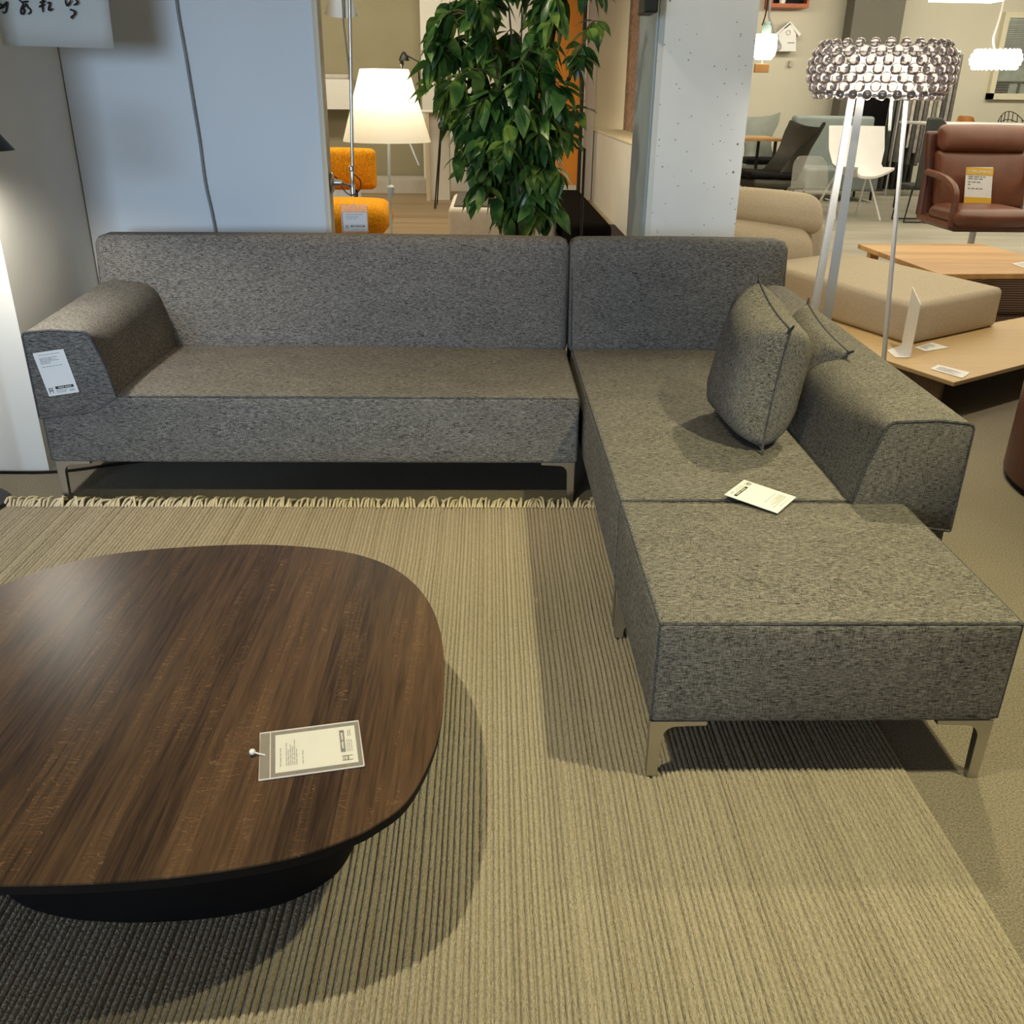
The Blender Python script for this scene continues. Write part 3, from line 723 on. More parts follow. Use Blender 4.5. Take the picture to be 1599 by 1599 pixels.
obj('seat', SB((xa, Ym-.62, zs0), (xb, Ym+.12, zs1), r=.12, bulge=(.0, .01, .03), n=8, k=5), 'mustard', mc, True)
xa2, xb2 = at(480, 265, Ym+.3).x, at(588, 265, Ym+.3).x
obj('backrest', SB((xa2, Ym+.2, at(560, 296, Ym+.2).z), (xb2, Ym+.34, at(560, 232, Ym+.3).z), r=.05, bulge=(0, .03, .01), n=8, k=4), 'mustard', mc, True)
for xs_ in (xa2+.2, xb2-.2): obj('back_support', T([(xs_, Ym+.3, at(560, 296, Ym+.2).z+.06), (xs_, Ym+.2, zs1-.1)], .02), 'blackm', mc)
for sx in (xa+.12, xb-.12):
    for sy in (Ym-.48, Ym): obj('leg', T([(sx, sy, zs0+.04), (sx, sy, 0)], .016), 'blackm', mc)
bp = at(530, 293, 9.9); tag(obj('pale_blue_box', B((bp.x-.25, 9.8, 0), (at(549, 293, 9.9).x+.05, 10.2, at(530, 280, 9.8).z)), plain('pale_blue_lacquer', (.55, .68, .85), .5)), 'pale blue storage box behind the mustard chair', 'box')
# wall shelf with towels
s0, s1 = at(490, 170, 15.6), at(547, 124, 15.6)
shf = empty('wall_shelf', 'white box shelf on the olive back wall beside the wall lamp', 'shelf', (s0.x, 15.7, s0.z))
obj('shelf_box', B((s0.x-.3, 15.5, s0.z), (s1.x, 15.99, s1.z)), 'white', shf)
cs = obj('folded_cloth', SB((s0.x-.2, 15.55, s1.z), (s1.x-.02, 15.95, s1.z+.07), r=.03), 'palegrey', None, True); tag(cs, 'folded pale cloth lying on the white wall shelf', 'cloth')
# small black table lamp behind the big shade
Yd = 14.3; dl = empty('desk_lamp', 'small black jointed desk lamp behind the big white shade', 'desk lamp', at(655, 130, Yd))
obj('lamp_head', L([(.075, 0), (.06, .05), (.03, .1), (.012, .115)], at(631, 95, Yd), 20), 'blackm', dl, True)
obj('arm', T([at(634, 86, Yd), at(653, 96, Yd), at(655, 130, Yd), at(655, 170, Yd)], .012), 'blackm', dl)
td = at(655, 172, Yd)
dt = empty('white_table', 'tall white side table behind the plant and big lamp shade', 'table', (td.x+.25, Yd, 0))
obj('tabletop', B((td.x-.06, Yd-.2, td.z-.03), (td.x+.85, Yd+.4, td.z), .01), 'white', dt)
obj('side_panel', B((at(668, 200, Yd).x, Yd-.05, 0), (at(690, 200, Yd).x+.1, Yd+.38, td.z-.03)), 'whitewall', dt)
lg = at(668, 240, Yd-.15)
obj('leg', B((lg.x-.03, Yd-.19, 0), (lg.x+.03, Yd-.13, td.z-.03)), 'ash', dt)
obj('leg', B((td.x+.75, Yd-.19, 0), (td.x+.81, Yd-.13, td.z-.03)), 'ash', dt)
# navy bar chair with sled legs
Yb_ = 13.4; bc = empty('bar_stool', 'navy bar stool on thin black sled legs, half hidden by the plant', 'stool', (at(710, 300, Yb_).x, Yb_, 0))
b0 = at(685, 196, Yb_); b1 = at(745, 165, Yb_); zseat = at(700, 203, Yb_).z
bm = SB((b0.x, Yb_-.25, zseat), (b1.x, Yb_+.25, zseat+.12), r=.055, n=5); obj('seat', bm, 'navy', bc, True)
obj('backrest', shell_back(bmesh.new(), ((b0.x+b1.x)/2, Yb_+.2, 0), .5, zseat+.05, zseat+.4, .1, .03), 'navy', bc, True)
for xx in (b0.x+.03, b1.x-.03):
    obj('leg', T([(xx, Yb_-.1, zseat+.01), (xx-.09, Yb_-.3, .012), (xx-.09, Yb_+.32, .012), (xx, Yb_+.1, zseat+.01)], .01), 'blackm', bc)
# upholstered bench with dark top
bn = empty('bench', 'pale grey upholstered bench with a dark cushion top, behind the plant stem', 'bench', (.1, 8.6, 0))
k0 = atz(697, 372, .2); zt2 = .46
xl, xr = atz(700, 323, zt2).x, atz(868, 323, zt2).x; yn, yfb = atz(720, 324, zt2).y, atz(720, 298, zt2).y-.3
obj('bench_body', SB((xl, yn, .06), (xr, yfb, zt2), r=.05, n=4), 'palegrey', bn, True)
obj('cushion_top', SB((xl+.05, yn+.04, zt2-.02), (xr-.04, yfb, zt2+.02), r=.02, n=4), 'greytop', bn, True)
for xx in (xl+.1, xr-.1):
    for yy in (yn+.1, yfb-.1): obj('leg', B((xx-.03, yy-.03, 0), (xx+.03, yy+.03, .07)), 'blackm', bn)
# black seat along the low wall
xk0, xk1 = atz(872, 320, .46).x+.02, atz(929, 320, .46).x
bk = empty('black_bench', 'black upholstered bench beside the low white wall', 'bench', ((xk0+xk1)/2, 9.2, 0))
obj('seat', SB((xk0, 8.0, .1), (xk1, 11.0, .46), r=.06, n=5), plain('black_velvet', (.008, .007, .006), 1, 0, .1, 9, 0), bk, True)
obj('base', B((xk0+.05, 8.1, 0), (xk1-.05, 10.9, .11)), 'black', bk)
dr = obj('dark_rug', B((xk1+.005, 7.0, 0), (1.525, 11.6, .008)), plain('dark_brown_pile', (.02, .012, .01), 1)); tag(dr, 'dark brown rug on the floor beside the low white wall', 'rug')
# orange panel, black stand, red-brown hanging
o0, o1 = at(840, 100, 14.0), at(908, 100, 14.0)
od = empty('room_divider', 'tall orange room divider in a black frame behind the plant', 'room divider', ((o0.x+o1.x)/2, 14.0, 0))
obj('panel_board', B((o0.x, 14.0, .25), (o1.x, 14.06, 2.9)), 'orange', od)
bm = B((o1.x, 13.98, 0), (o1.x+.05, 14.08, 2.95)); box(bm, (o0.x-.05, 13.98, 0), (o0.x, 14.08, 2.95)); box(bm, (o0.x-.05, 13.98, 2.9), (o1.x+.05, 14.08, 2.95))
obj('frame', bm, 'blackm', od)
Ys_ = 6.6; st = empty('black_stand', 'thin black tubular stand with a cranked top, right of the plant', 'stand', (at(913, 370, Ys_).x, Ys_, 0))
zf = at(913, 232, Ys_); obj('pole', T([(zf.x, Ys_, 0), zf], .009), 'blackm', st); obj('crank', T([zf, at(901, 231, Ys_), at(883, 207, Ys_+.02), at(872, 196, Ys_)], .009), 'blackm', st)
obj('foot', B((zf.x-.14, Ys_-.14, 0), (zf.x+.14, Ys_+.14, .012)), 'blackm', st)
h0, h1 = at(975, 190, 11.5), at(1003, 190, 11.5)
hg = obj('woven_hanging', B((1.94, 8.4, .986), (1.975, 14.4, 3.1)), 'brownred'); tag(hg, 'red brown woven hanging standing on the window ledge behind the column', 'wall hanging')
sp_ = at(1012, 8, 4.4)
sk = empty('black_fixture', 'small black spot fixture at the top of the concrete column', 'light fixture', sp_)
obj('housing', B((sp_.x-.028, 4.3, sp_.z-.035), (sp_.x+.028, 4.49, sp_.z+.12), .006), 'blackm', sk)
# ================================================================ FICUS
Yf = 4.85
fc = empty('ficus_plant', 'tall leafy green ficus in a pot behind the sofa', 'plant', (at(815, 370, Yf).x, Yf, 0))
px_ = at(815, 370, Yf).x
obj('pot', L([(.12, 0), (.155, .3), (.165, .34), (.15, .34), (.145, .3)], (px_, Yf, 0), 28), 'pot', fc, True)
obj('soil', L([(.0, .3), (.146, .3), (.146, .31), (0, .32)], (px_, Yf, 0), 20), 'soil', fc)
bm = bmesh.new(); stems = []; rf = random.Random(21)
tops = [(815, 10), (790, -40), (845, -30), (760, 40), (870, 30), (725, 90), (905, 80), (800, 120)]
for k, (tx, ty) in enumerate(tops):
    a = Vector((px_+rf.uniform(-.03, .03), Yf+rf.uniform(-.03, .03), .3)); e = at(tx, ty, Yf+rf.uniform(-.2, .2))
    mid = a.lerp(e, .5); mid.x = a.x+(e.x-a.x)*.25; mid += Vector((rf.uniform(-.03, .03), rf.uniform(-.03, .03), 0))
    pth = smooth_path([a, mid, e], 8); tube(bm, pth, [.014-.011*i/(len(pth)-1) for i in range(len(pth))], 6); stems.append(pth)
lb = bmesh.new()
def leaf(bm, base, d, ln, wd, roll, curl):
    d = d.normalized(); s = d.cross(Vector((0, 0, 1)));
    if s.length < .05: s = Vector((1, 0, 0))
    s.normalize(); n = s.cross(d).normalized()
    s, n = s*math.cos(roll)+n*math.sin(roll), n*math.cos(roll)-s*math.sin(roll)
    prof = [(0, .02), (.12, .5), (.3, .95), (.5, 1), (.7, .75), (.86, .36), (1, .0)]
    rows = []
    for t, wv in prof:
        c = base+d*ln*t-n*curl*ln*t*t+Vector((0, 0, -.25*ln*t*t)); x = wd*wv/2; fold = .28*x
        rows.append([bm.verts.new(c-s*x+n*fold), bm.verts.new(c), bm.verts.new(c+s*x+n*fold)])
    for A, C in zip(rows[:-1], rows[1:]):
        bm.faces.new((A[0], A[1], C[1], C[0])); bm.faces.new((A[1], A[2], C[2], C[1]))
rows_ = [(-40, 690, 960), (0, 660, 965), (25, 650, 970), (55, 645, 955), (90, 648, 950), (120, 645, 950), (150, 650, 945), (180, 672, 935), (210, 690, 920), (240, 695, 905), (270, 690, 900), (300, 715, 905), (330, 755, 895), (352, 765, 885)]
def span(y):
    for (y0, a0_, b0_), (y1, a1_, b1_) in zip(rows_[:-1], rows_[1:]):
        if y0 <= y <= y1:
            t = (y-y0)/(y1-y0); return a0_+(a1_-a0_)*t, b0_+(b1_-b0_)*t
    return 700, 900
ntw = 0
while ntw < 190:
    y = rf.uniform(-60, 345); a0_, b0_ = span(max(-40, y)); u = rf.random(); x = a0_+18+(b0_-a0_-36)*u
    if x > 872 and rf.random() < .4: continue
    dep = .34*math.sqrt(max(.05, 1-(2*u-1)**2)); tip = at(x, y, Yf+rf.uniform(-dep, dep))
    # nearest stem point a little higher up or lower carries this twig
    best = min((p for sp in stems for p in sp), key=lambda p: (p-tip).length+abs(p.z-(tip.z+.02))*.6)
    mid = best.lerp(tip, .55)+Vector((0, 0, .05)); pth = smooth_path([best, mid, tip], 4)
    tube(bm, pth, [.004-.0026*i/(len(pth)-1) for i in range(len(pth))], 5); ntw += 1
    dirn = (tip-best); dirn.z *= .3
    for i in range(rf.randint(7, 10)):
        t = rf.uniform(.35, 1); p = pth[min(len(pth)-1, int(t*(len(pth)-1)))]
        d = Vector((rf.gauss(dirn.x*1.2, .5), rf.gauss(dirn.y*1.2, .5), rf.uniform(-1.15, .1)))
        ln = rf.uniform(.08, .14); leaf(lb, p, d, ln, ln*rf.uniform(.44, .58), rf.uniform(-.7, .7), rf.uniform(0, .22))
obj('branches', bm, 'bark', fc, True); obj('foliage', lb, 'leaf', fc, True, ang=60)
# ================================================================ BEADED FLOOR LAMP
lx, ly = 1.668, 4.3
kb = empty('beaded_floor_lamp', 'tall floor lamp with a ring shade of clear beads on white blade legs', 'floor lamp', (lx, ly, 0))
z0_, z1_ = 1.462, 1.652; Rm = .285
bm = bmesh.new(); nr = 7
for k in range(nr):
    t = k/(nr-1); z = z0_+(z1_-z0_)*t; bul = math.sin(math.pi*(.12+.76*t)); R = Rm-.055+.055*bul+.0; nb = 27; rb = .0228
    for i in range(nb):
        a = 2*math.pi*(i+.5*(k % 2))/nb; ball(bm, (lx+R*math.cos(a), ly+R*math.sin(a), z), rb*(1.05 if 0 < k < nr-1 else .9), 2)
obj('bead_shade', bm, 'bead', kb, True, ang=0)['label'] = 'ring of smoked clear acrylic beads'
obj('diffuser', L([(0, z0_+.006), (.2, z0_+.007), (.13, z0_+.02), (.13, z1_-.05), (.12, z1_-.035)], (lx, ly, 0), 40), M['bulb'], kb, True)
bm = bmesh.new(); tube(bm, [(lx+.225*math.cos(a), ly+.225*math.sin(a), z0_-.004) for a in [2*math.pi*k/40 for k in range(40)]], .006, 6, True)
tube(bm, [(lx+.215*math.cos(a), ly+.215*math.sin(a), z1_-.01) for a in [2*math.pi*k/40 for k in range(40)]], .005, 6, True)
obj('shade_frame', bm, 'white', kb, True)
def blade(parent, top, bot, wx, wy, mat='white'):
    t, b_ = Vector(top), Vector(bot); v = Vector((wx, wy, 0)).normalized(); th = Vector((v.y, -v.x, 0))*.004
    wt, wb = .0155, .026
    pts = [t-v*wt, t+v*wt, b_+v*wb, b_-v*wb]
    bm = prism(bmesh.new(), [p-th for p in pts], th*2); return obj('leg', bm, mat, parent)
l1t, l1b = at(1330, 152, 4.42), at(1274, 470, 4.42); l2t, l2b = at(1344.5, 152, 4.22), at(1293.5, 480, 4.22); l3t, l3b = at(1415, 158, 4.3), at(1381, 548, 4.3)
def ext(a, b): k = a.z/(a.z-b.z); return a+(b-a)*k
blade(kb, l1t, ext(l1t, l1b), 1, .3); blade(kb, l2t, ext(l2t, l2b), 1, -.3); blade(kb, l3t, ext(l3t, l3b), -.05, -1)
tc0 = at(1376, 160, 4.3); obj('tail_cord', T(smooth_path([at(1393, 155, 4.3), at(1391, 172, 4.3), at(1389, 204, 4.3)], 4), .007), 'plastic', kb)
point('beaded_lamp_light', (lx, ly, z0_-.03), 9, (1, .95, .85), .08)
# ================================================================ BEIGE SOFA ON ITS PLATFORM
bs = empty('beige_sofa', 'beige sofa on a low plywood platform, behind the grey corner seat', 'sofa', (2.2, 5.4, 0))
cN = Vector((2.256, 4.255, 0)); dl_ = Vector((-.40, .917, 0)); dr_ = Vector((.84, .54, 0))
pl = [cN, cN+dr_*1.95, cN+dr_*1.95+dl_*.62, Vector((2.98, 5.47, 0)), Vector((2.55, 6.6, 0)), Vector((1.86, 6.2, 0)), cN+dl_*1.7]
obj('platform_board', P([p+Vector((0, 0, .2)) for p in pl], (0, 0, -.022), .003), 'ply', bs)
def slab(c, a, la, b, lb_, z0, z1): return P([c+Vector((0, 0, z0)), c+a*la+Vector((0, 0, z0)), c+a*la+b*lb_+Vector((0, 0, z0)), c+b*lb_+Vector((0, 0, z0))], (0, 0, z1-z0))
obj('platform_leg', slab(cN+dl_*.09+dr_*.03, dl_, 1.4, dr_, .03, 0, .179), 'legwood', bs)
obj('platform_leg', slab(cN+dl_*.09+dr_*1.7, dl_, .5, dr_, .03, 0, .179), 'legwood', bs)
def quad_soft(N_, R_, BL, z0, z1, r, bulge):
    """Padded block over the parallelogram N, N->R, N->BL-R."""
    a, b = R_-N_, BL-R_; la, lb_ = a.length, b.length; a, b = a/la, b/lb_
    return SB((0, 0, z0), (la, lb_, z1), r=r, bulge=bulge, n=8, k=4, warp=lambda s: tuple(N_+a*s.x+b*s.y+Vector((0, 0, s.z))))
seat_b = obj('seat', quad_soft(Vector((2.33, 4.965, 0)), Vector((3.07, 5.45, 0)), Vector((2.58, 6.78, 0)), .2, .432, .035, (.012, .012, .02)), 'beige', bs, True)
def roll(y, lx_, rx_, top_l, top_r, bot_l, bot_r, dy, r):
    """A long back cushion between two photo columns, sloping down to the right."""
    a0, a1, b0, b1 = at(lx_, top_l, y), at(rx_, top_r, y), at(lx_, bot_l, y), at(rx_, bot_r, y)
    def wp(s):
        t, v = s.x, s.z; top, bot = a0.lerp(a1, t), b0.lerp(b1, t); p = bot.lerp(top, v); return (p.x, y+s.y+.25*t, p.z)
    W_, H_ = (a1-a0).length, (a0-b0).length
    def wp2(s): return wp(Vector((s.x/W_, s.y, s.z/H_)))
    return SB((0, -dy, 0), (W_, dy, H_), r=r, bulge=(.01, .03, .012), n=8, k=5, warp=wp2)
obj('back_cushion', roll(6.5, 1120, 1283, 338, 366, 470, 520, .12, .1), 'beige', bs, True)
obj('back_roll', roll(6.62, 1120, 1296, 291, 311, 342, 372, .16, .09), 'beige', bs, True)
obj('back_board', roll(6.85, 1120, 1302, 330, 345, 480, 530, .1, .08), 'beige', bs, True)
# angle stand and cards on the platform
az = .201
b0, b1, b2 = atz(1385, 548, az), atz(1407, 540, az), atz(1421, 559, az)
an = empty('angle_stand', 'white metal angle stand on the plywood platform, right of the lamp leg', 'stand', b0)
hgt = at(1408, 448, b1.y).z-.2
obj('upright_plate', P([b1, b2, b2+Vector((0, 0, hgt*.87)), b1+Vector((0, 0, hgt))], (.004, .002, 0)), 'white', an)
b3 = atz(1398, 559, az); obj('foot_plate', P([b0, b1, b2, b3], (0, 0, .004)), 'white', an)
def flat_card(pts, z, label, name='price_card'):
    q = [atz(x, y, z) for x, y in pts]; root = empty(name, label, 'price tag', sum(q, Vector())/4)
    obj('card', P(q, (0, 0, .002)), 'paper', root); n_ = Vector((0, 0, .0026)); bm = bmesh.new()
    for i in range(5):
        v = .2+i*.13; e = .8-.12*(i % 3)
        quad_card(bm, q[0], q[1], q[3], .12, e, v, v+.05, .0026 if (q[1]-q[0]).cross(q[3]-q[0]).z > 0 else -.0026)
    obj('print', bm, 'greyink', root); return root
flat_card([(1428, 543), (1445, 549), (1482, 543), (1455, 535)], .2015, 'white card lying against the beige sofa seat on its platform')
flat_card([(1452, 576), (1503, 591), (1515, 582), (1465, 570)], .2015, 'white card over the front corner of the plywood platform')
# oak coffee table
ok = empty('oak_table', 'light oak coffee table behind the beige sofa seat', 'coffee table', (3.6, 6.7, 0))
q = [atz(1340, 381, .4), atz(1530, 380.5, .4), atz(1700, 428, .4)+Vector((.1, 0, 0)), atz(1468, 428, .4)]
q[2] = q[3]+(q[1]-q[0])*1.15
obj('tabletop', P(q, (0, 0, -.035), .004), 'oak', ok)
cen = sum(q, Vector())/4
for p in q:
    g_ = p.lerp(cen, .16); obj('leg', B((g_.x-.035, g_.y-.035, 0), (g_.x+.035, g_.y+.035, .366), .004), 'oak', ok)
flat_card([(1580, 412), (1599, 409), (1620, 416), (1597, 418)], .4015, 'white card on the light oak coffee table')
q0 = atz(1568, 500, 0)
sb = empty('woven_pouf', 'striped woven pouf below the front of the oak table', 'pouf', (q0.x+.35, q0.y+.35, 0))
obj('body', SB((q0.x-.12, q0.y+.1, .009), (q0.x+.75, q0.y+.75, .3), r=.06, n=5), 'striped', sb, True)
obj('folded_top', SB((q0.x-.02, q0.y+.15, .29), (q0.x+.7, q0.y+.7, .335), r=.02, n=4), 'striped', sb, True)
rg2 = obj('striped_rug', B((q0.x-.3, q0.y-.75, 0), (q0.x+1.2, q0.y+1.2, .008)), 'striped'); tag(rg2, 'striped flat rug under the woven pouf', 'rug')
# ================================================================ LEATHER CHAIRS
Yk = 8.9
lz = empty('leather_swivel_chair', 'brown leather swivel armchair with a yellow edged card', 'armchair', (at(1522, 340, Yk).x, Yk, 0))
xa, xb = at(1470, 250, Yk+.1).x, at(1610, 250, Yk+.1).x
zt3, zm, zs3 = at(1530, 195, Yk+.35).z, at(1530, 234, Yk+.3).z, at(1530, 318, Yk).z
def lean_(s):
    t = (s.z-zs3)/(zt3-zs3); return (s.x, s.y+.22*t, s.z)
obj('back_cushion', SB((xa, Yk+.02, zs3-.05), (xb, Yk+.16, zm), r=.05, bulge=(0, .03, 0), n=8, warp=lean_), 'leather', lz, True)
obj('headrest', SB((xa, Yk-.02, zm-.01), (xb, Yk+.14, zt3), r=.065, bulge=(0, .03, .01), n=8, warp=lean_), 'leather', lz, True)
obj('back_shell', SB((xa-.06, Yk+.16, zs3-.2), (xb+.06, Yk+.24, zt3-.06), r=.03, n=6, warp=lean_), 'darkleather', lz, True)
zb3 = at(1530, 352, Yk-.4).z
xs0, xs1 = at(1490, 330, Yk-.5).x, at(1612, 330, Yk-.5).x
obj('seat', SB((xs0, Yk-.58, zb3), (xs1, Yk+.06, zs3+.0), r=.09, bulge=(0, .02, .02), n=8, k=4), 'leather', lz, True)
obj('seat_shell', SB((xa-.06, Yk-.5, zb3-.05), (xb+.06, Yk+.2, zb3+.05), r=.04, n=5), 'darkleather', lz, True)
for sx in (xa-.06, xb+.03):
    za_ = at(1470, 285, Yk-.2).z
    pts = smooth_path([(sx, Yk+.2, za_+.06), (sx, Yk-.2, za_+.03), (sx, Yk-.42, za_-.06), (sx, Yk-.46, zb3+.1), (sx, Yk-.46, zb3-.01)], 4)
    bm = bmesh.new()
    for p0_, p1_ in zip(pts[:-1], pts[1:]):
        pass
    tube(bm, pts, .032, 8); tube(bm, [(sx, Yk-.46, zb3), (sx, Yk+.2, zb3)], .03, 8); tube(bm, [(sx, Yk+.2, zb3), (sx, Yk+.24, za_+.08)], .03, 8)
    obj('armrest', bm, 'leather', lz, True)
xm = at(1520, 360, Yk-.1).x
obj('pedestal', L([(.045, .04), (.03, .1), (.03, zb3-.04)], (xm, Yk-.1, 0), 18), 'chrome', lz, True)
bm = bmesh.new()
for a in range(4):
    t_ = a*math.pi/2+.5; tube(bm, [(xm, Yk-.1, .06), (xm+.34*math.cos(t_), Yk-.1+.34*math.sin(t_), .018)], [.025, .014], 8)
obj('star_foot', bm, 'chrome', lz, True)
yk2 = Yk-.06
yc_ = empty('yellow_edged_card', 'white card with yellow bands standing on the brown leather seat', 'price tag', at(1525, 318, yk2))
bl, br, tr, tl = at(1505, 317, yk2), at(1547, 319, yk2), at(1551, 261, yk2+.06), at(1509, 261, yk2+.06)
obj('card', P([bl, br, tr, tl], (0, .003, 0)), 'paper', yc_)
for v0, v1 in ((0, .175), (.8, 1)): obj('yellow_band', quad_card(bmesh.new(), bl, br, tl, 0, 1, v0, v1, .004), 'yellow', yc_)
bm = bmesh.new(); rn = random.Random(2)
for v, e in ((.73, .75), (.67, .6), (.58, .5), (.51, .14), (.4, .6)):
    u = .1
    while u < e: l = rn.uniform(.07, .18); quad_card(bm, bl, br, tl, u, min(u+l, e+.05), v, v+.035, .002); u += l+.04
obj('print', bm, 'greyink', yc_)
def lettering(text, bl, br, tl, u0, u1, v0, v1, lift, mat, parent):
    """Printed words laid onto a card between card coordinates u0..u1, v0..v1."""
    cu = bpy.data.curves.new('lettering', 'FONT'); cu.body = text; to = bpy.data.objects.new('lettering', cu); COL.objects.link(to)
    bpy.context.view_layer.update()
    me = bpy.data.meshes.new_from_object(to.evaluated_get(bpy.context.evaluated_depsgraph_get())); bpy.data.objects.remove(to)
    bm = bmesh.new(); bm.from_mesh(me); bpy.data.meshes.remove(me)
    xs = [v.co.x for v in bm.verts]; ys = [v.co.y for v in bm.verts]; U, V = br-bl, tl-bl; n_ = U.cross(V).normalized()*lift
    for v in bm.verts:
        a_ = u0+(u1-u0)*(v.co.x-min(xs))/(max(xs)-min(xs)); b_ = v0+(v1-v0)*(v.co.y-min(ys))/(max(ys)-min(ys)); v.co = bl+U*a_+V*b_+n_
    return obj('lettering', bm, mat, parent)
lettering('OPRUIMING', bl, br, tl, .07, .93, .85, .94, .0055, 'paper', yc_)
# brown leather tub chair cut off by the right edge
tcx, tcy, tr_ = 2.70, 3.35, .56
tb2 = empty('leather_tub_chair', 'dark brown leather tub chair at the right edge, beside the ottoman', 'armchair', (tcx, tcy, 0))
def arc_wall(bm, R0_, R1_, z0, z1, a0, a1, n=40):
    ring = []
    for i in range(n+1):
        a = a0+(a1-a0)*i/n; c_, s_ = math.cos(a), math.sin(a)
        ring.append([bm.verts.new((tcx+R*c_, tcy+R*s_, z)) for R, z in ((R1_, z0), (R1_, z1-.03), (R1_-.02, z1), (R0_+.02, z1), (R0_, z1-.03), (R0_, z0))])
    for A, C in zip(ring[:-1], ring[1:]):
        for k in range(6): bm.faces.new((A[k], A[(k+1) % 6], C[(k+1) % 6], C[k]))
    bm.faces.new(ring[0]); bm.faces.new(ring[-1][::-1]); return bm
obj('tub_shell', arc_wall(bmesh.new(), .44, tr_, .03, .70, math.radians(-60), math.radians(240)), 'darkleather', tb2, True)
obj('seat', L([(0, .1), (.42, .1), (.435, .2), (.43, .36), (.38, .41), (0, .42)], (tcx, tcy, 0), 36), 'leather', tb2, True)
obj('plinth', L([(0, 0), (tr_-.012, 0), (tr_-.012, .04), (0, .04)], (tcx, tcy, 0), 40), 'black', tb2, True)
# ================================================================ RIGHT ROOM
# dining table
Yt = 14.0; z_t = .75
t0 = at(1100, 217, Yt); t1 = at(1228, 217, Yt)
dt2 = empty('dining_table', 'wood topped dining table behind the concrete column', 'table', ((t0.x+t1.x)/2, Yt+.4, 0))
zt4 = t1.z
obj('tabletop', B((t0.x, Yt, zt4-.035), (t1.x, Yt+1.1, zt4), .006), 'oak', dt2)
for xx, yy in ((t0.x+.1, Yt+.1), (t1.x-.12, Yt+.1), (t0.x+.1, Yt+1), (t1.x-.12, Yt+1)): obj('leg', T([(xx, yy, 0), (xx, yy, zt4-.03)], .025), 'blackm', dt2)
# wing chair in olive brown
def wing_chair(name, label, c, rot, mat, seatmat, sc=1.0, legs='blackm', group=None, wf=1.0):
    """Shell chair with a flaring winged back, a cushion and splayed legs; faces local -Y."""
    R_ = Matrix.Rotation(rot, 3, 'Z'); c = Vector(c)
    def W(p): return c+R_ @ (Vector(p)*sc)
    root = empty(name, label, 'chair', c, group)
    bm = bmesh.new(); n, m = 18, 12; G = {}
    for sg in (0, 1):
        for i in range(n+1):
            for j in range(m+1):
                u = -1+2*i/n; v = j/m
                wdt = wf*(.36*(1-.34*math.sin(min(1, v/.8)*math.pi)) + .1*max(0, v-.55)/.45)
                wrap = .3*(1-v)**1.2+.12
                y = .3-wrap*u*u+.16*v + sg*.035
                z = .3+.62*v+.06*v*abs(u)**3-.05*(1-v)*0
                if v < .25: y -= (.25-v)*.5*(1-abs(u)*.3); z -= .03*(1-v/.25)
                G[sg, i, j] = bm.verts.new(W((u*wdt, y, z)))
    for i in range(n):
        for j in range(m):
            bm.faces.new((G[0, i, j], G[0, i+1, j], G[0, i+1, j+1], G[0, i, j+1])); bm.faces.new((G[1, i, j], G[1, i, j+1], G[1, i+1, j+1], G[1, i+1, j]))
        for j in (0, m): bm.faces.new((G[0, i, j], G[1, i, j], G[1, i+1, j], G[0, i+1, j]))
    for j in range(m):
        for i in (0, n): bm.faces.new((G[0, i, j], G[0, i, j+1], G[1, i, j+1], G[1, i, j]))
    obj('backrest', bm, mat, root, True, ang=60)
    bm = SB((-.33, -.36, .27), (.33, .3, .37), r=.045, n=6, k=4, warp=lambda s: W((s.x*(1-.12*(s.y+.36)), s.y, s.z+.04*(-s.y)))); obj('seat', bm, mat, root, True)
    bm = SB((-.29, -.4, .375), (.29, .22, .45), r=.036, n=6, k=4, warp=lambda s: W((s.x*(1-.12*(s.y+.36)), s.y, s.z+.04*(-s.y)))); obj('seat_cushion', bm, seatmat, root, True)
    for sx in (-1, 1):
        for sy in (-1, 1): obj('leg', T([W((sx*.17, sy*.17, .29)), W((sx*.33, sy*.32, 0))], .016*sc), legs, root)
    return root
wc = at(1224, 300, 13.0)
wing_chair('wing_chair', 'dark olive winged chair seen from the side at the dining table', (wc.x-.14, 13.2, 0), math.radians(-80), 'olive', M['black'], 1.18, wf=.85)
w2 = at(1207, 300, 14.9)
wing_chair('wing_chair', 'grey green winged chair on the far side of the dining table', (w2.x, 15.9, 0), math.radians(4), 'greygreen', M['black'], 1.24, wf=.74)
# teal-grey high backed sofa
t_ = at(1251, 181, 15.0); t2 = at(1378, 183, 15.0)
ts = empty('teal_sofa', 'teal grey high backed sofa against the far wall, behind the white chair', 'sofa', ((t_.x+t2.x)/2, 15.3, 0))
obj('backrest', SB((t_.x, 15.25, .25), (t2.x, 15.5, t_.z), r=.05, n=6), 'teal', ts, True)
obj('seat', SB((t_.x+.05, 14.6, .15), (t2.x-.05, 15.28, .48), r=.05, n=6), 'teal', ts, True)
for xx in (t_.x+.1, t2.x-.1):
    for yy in (14.7, 15.4): obj('leg', T([(xx, yy, 0), (xx, yy, .2)], .02), 'blackm', ts)
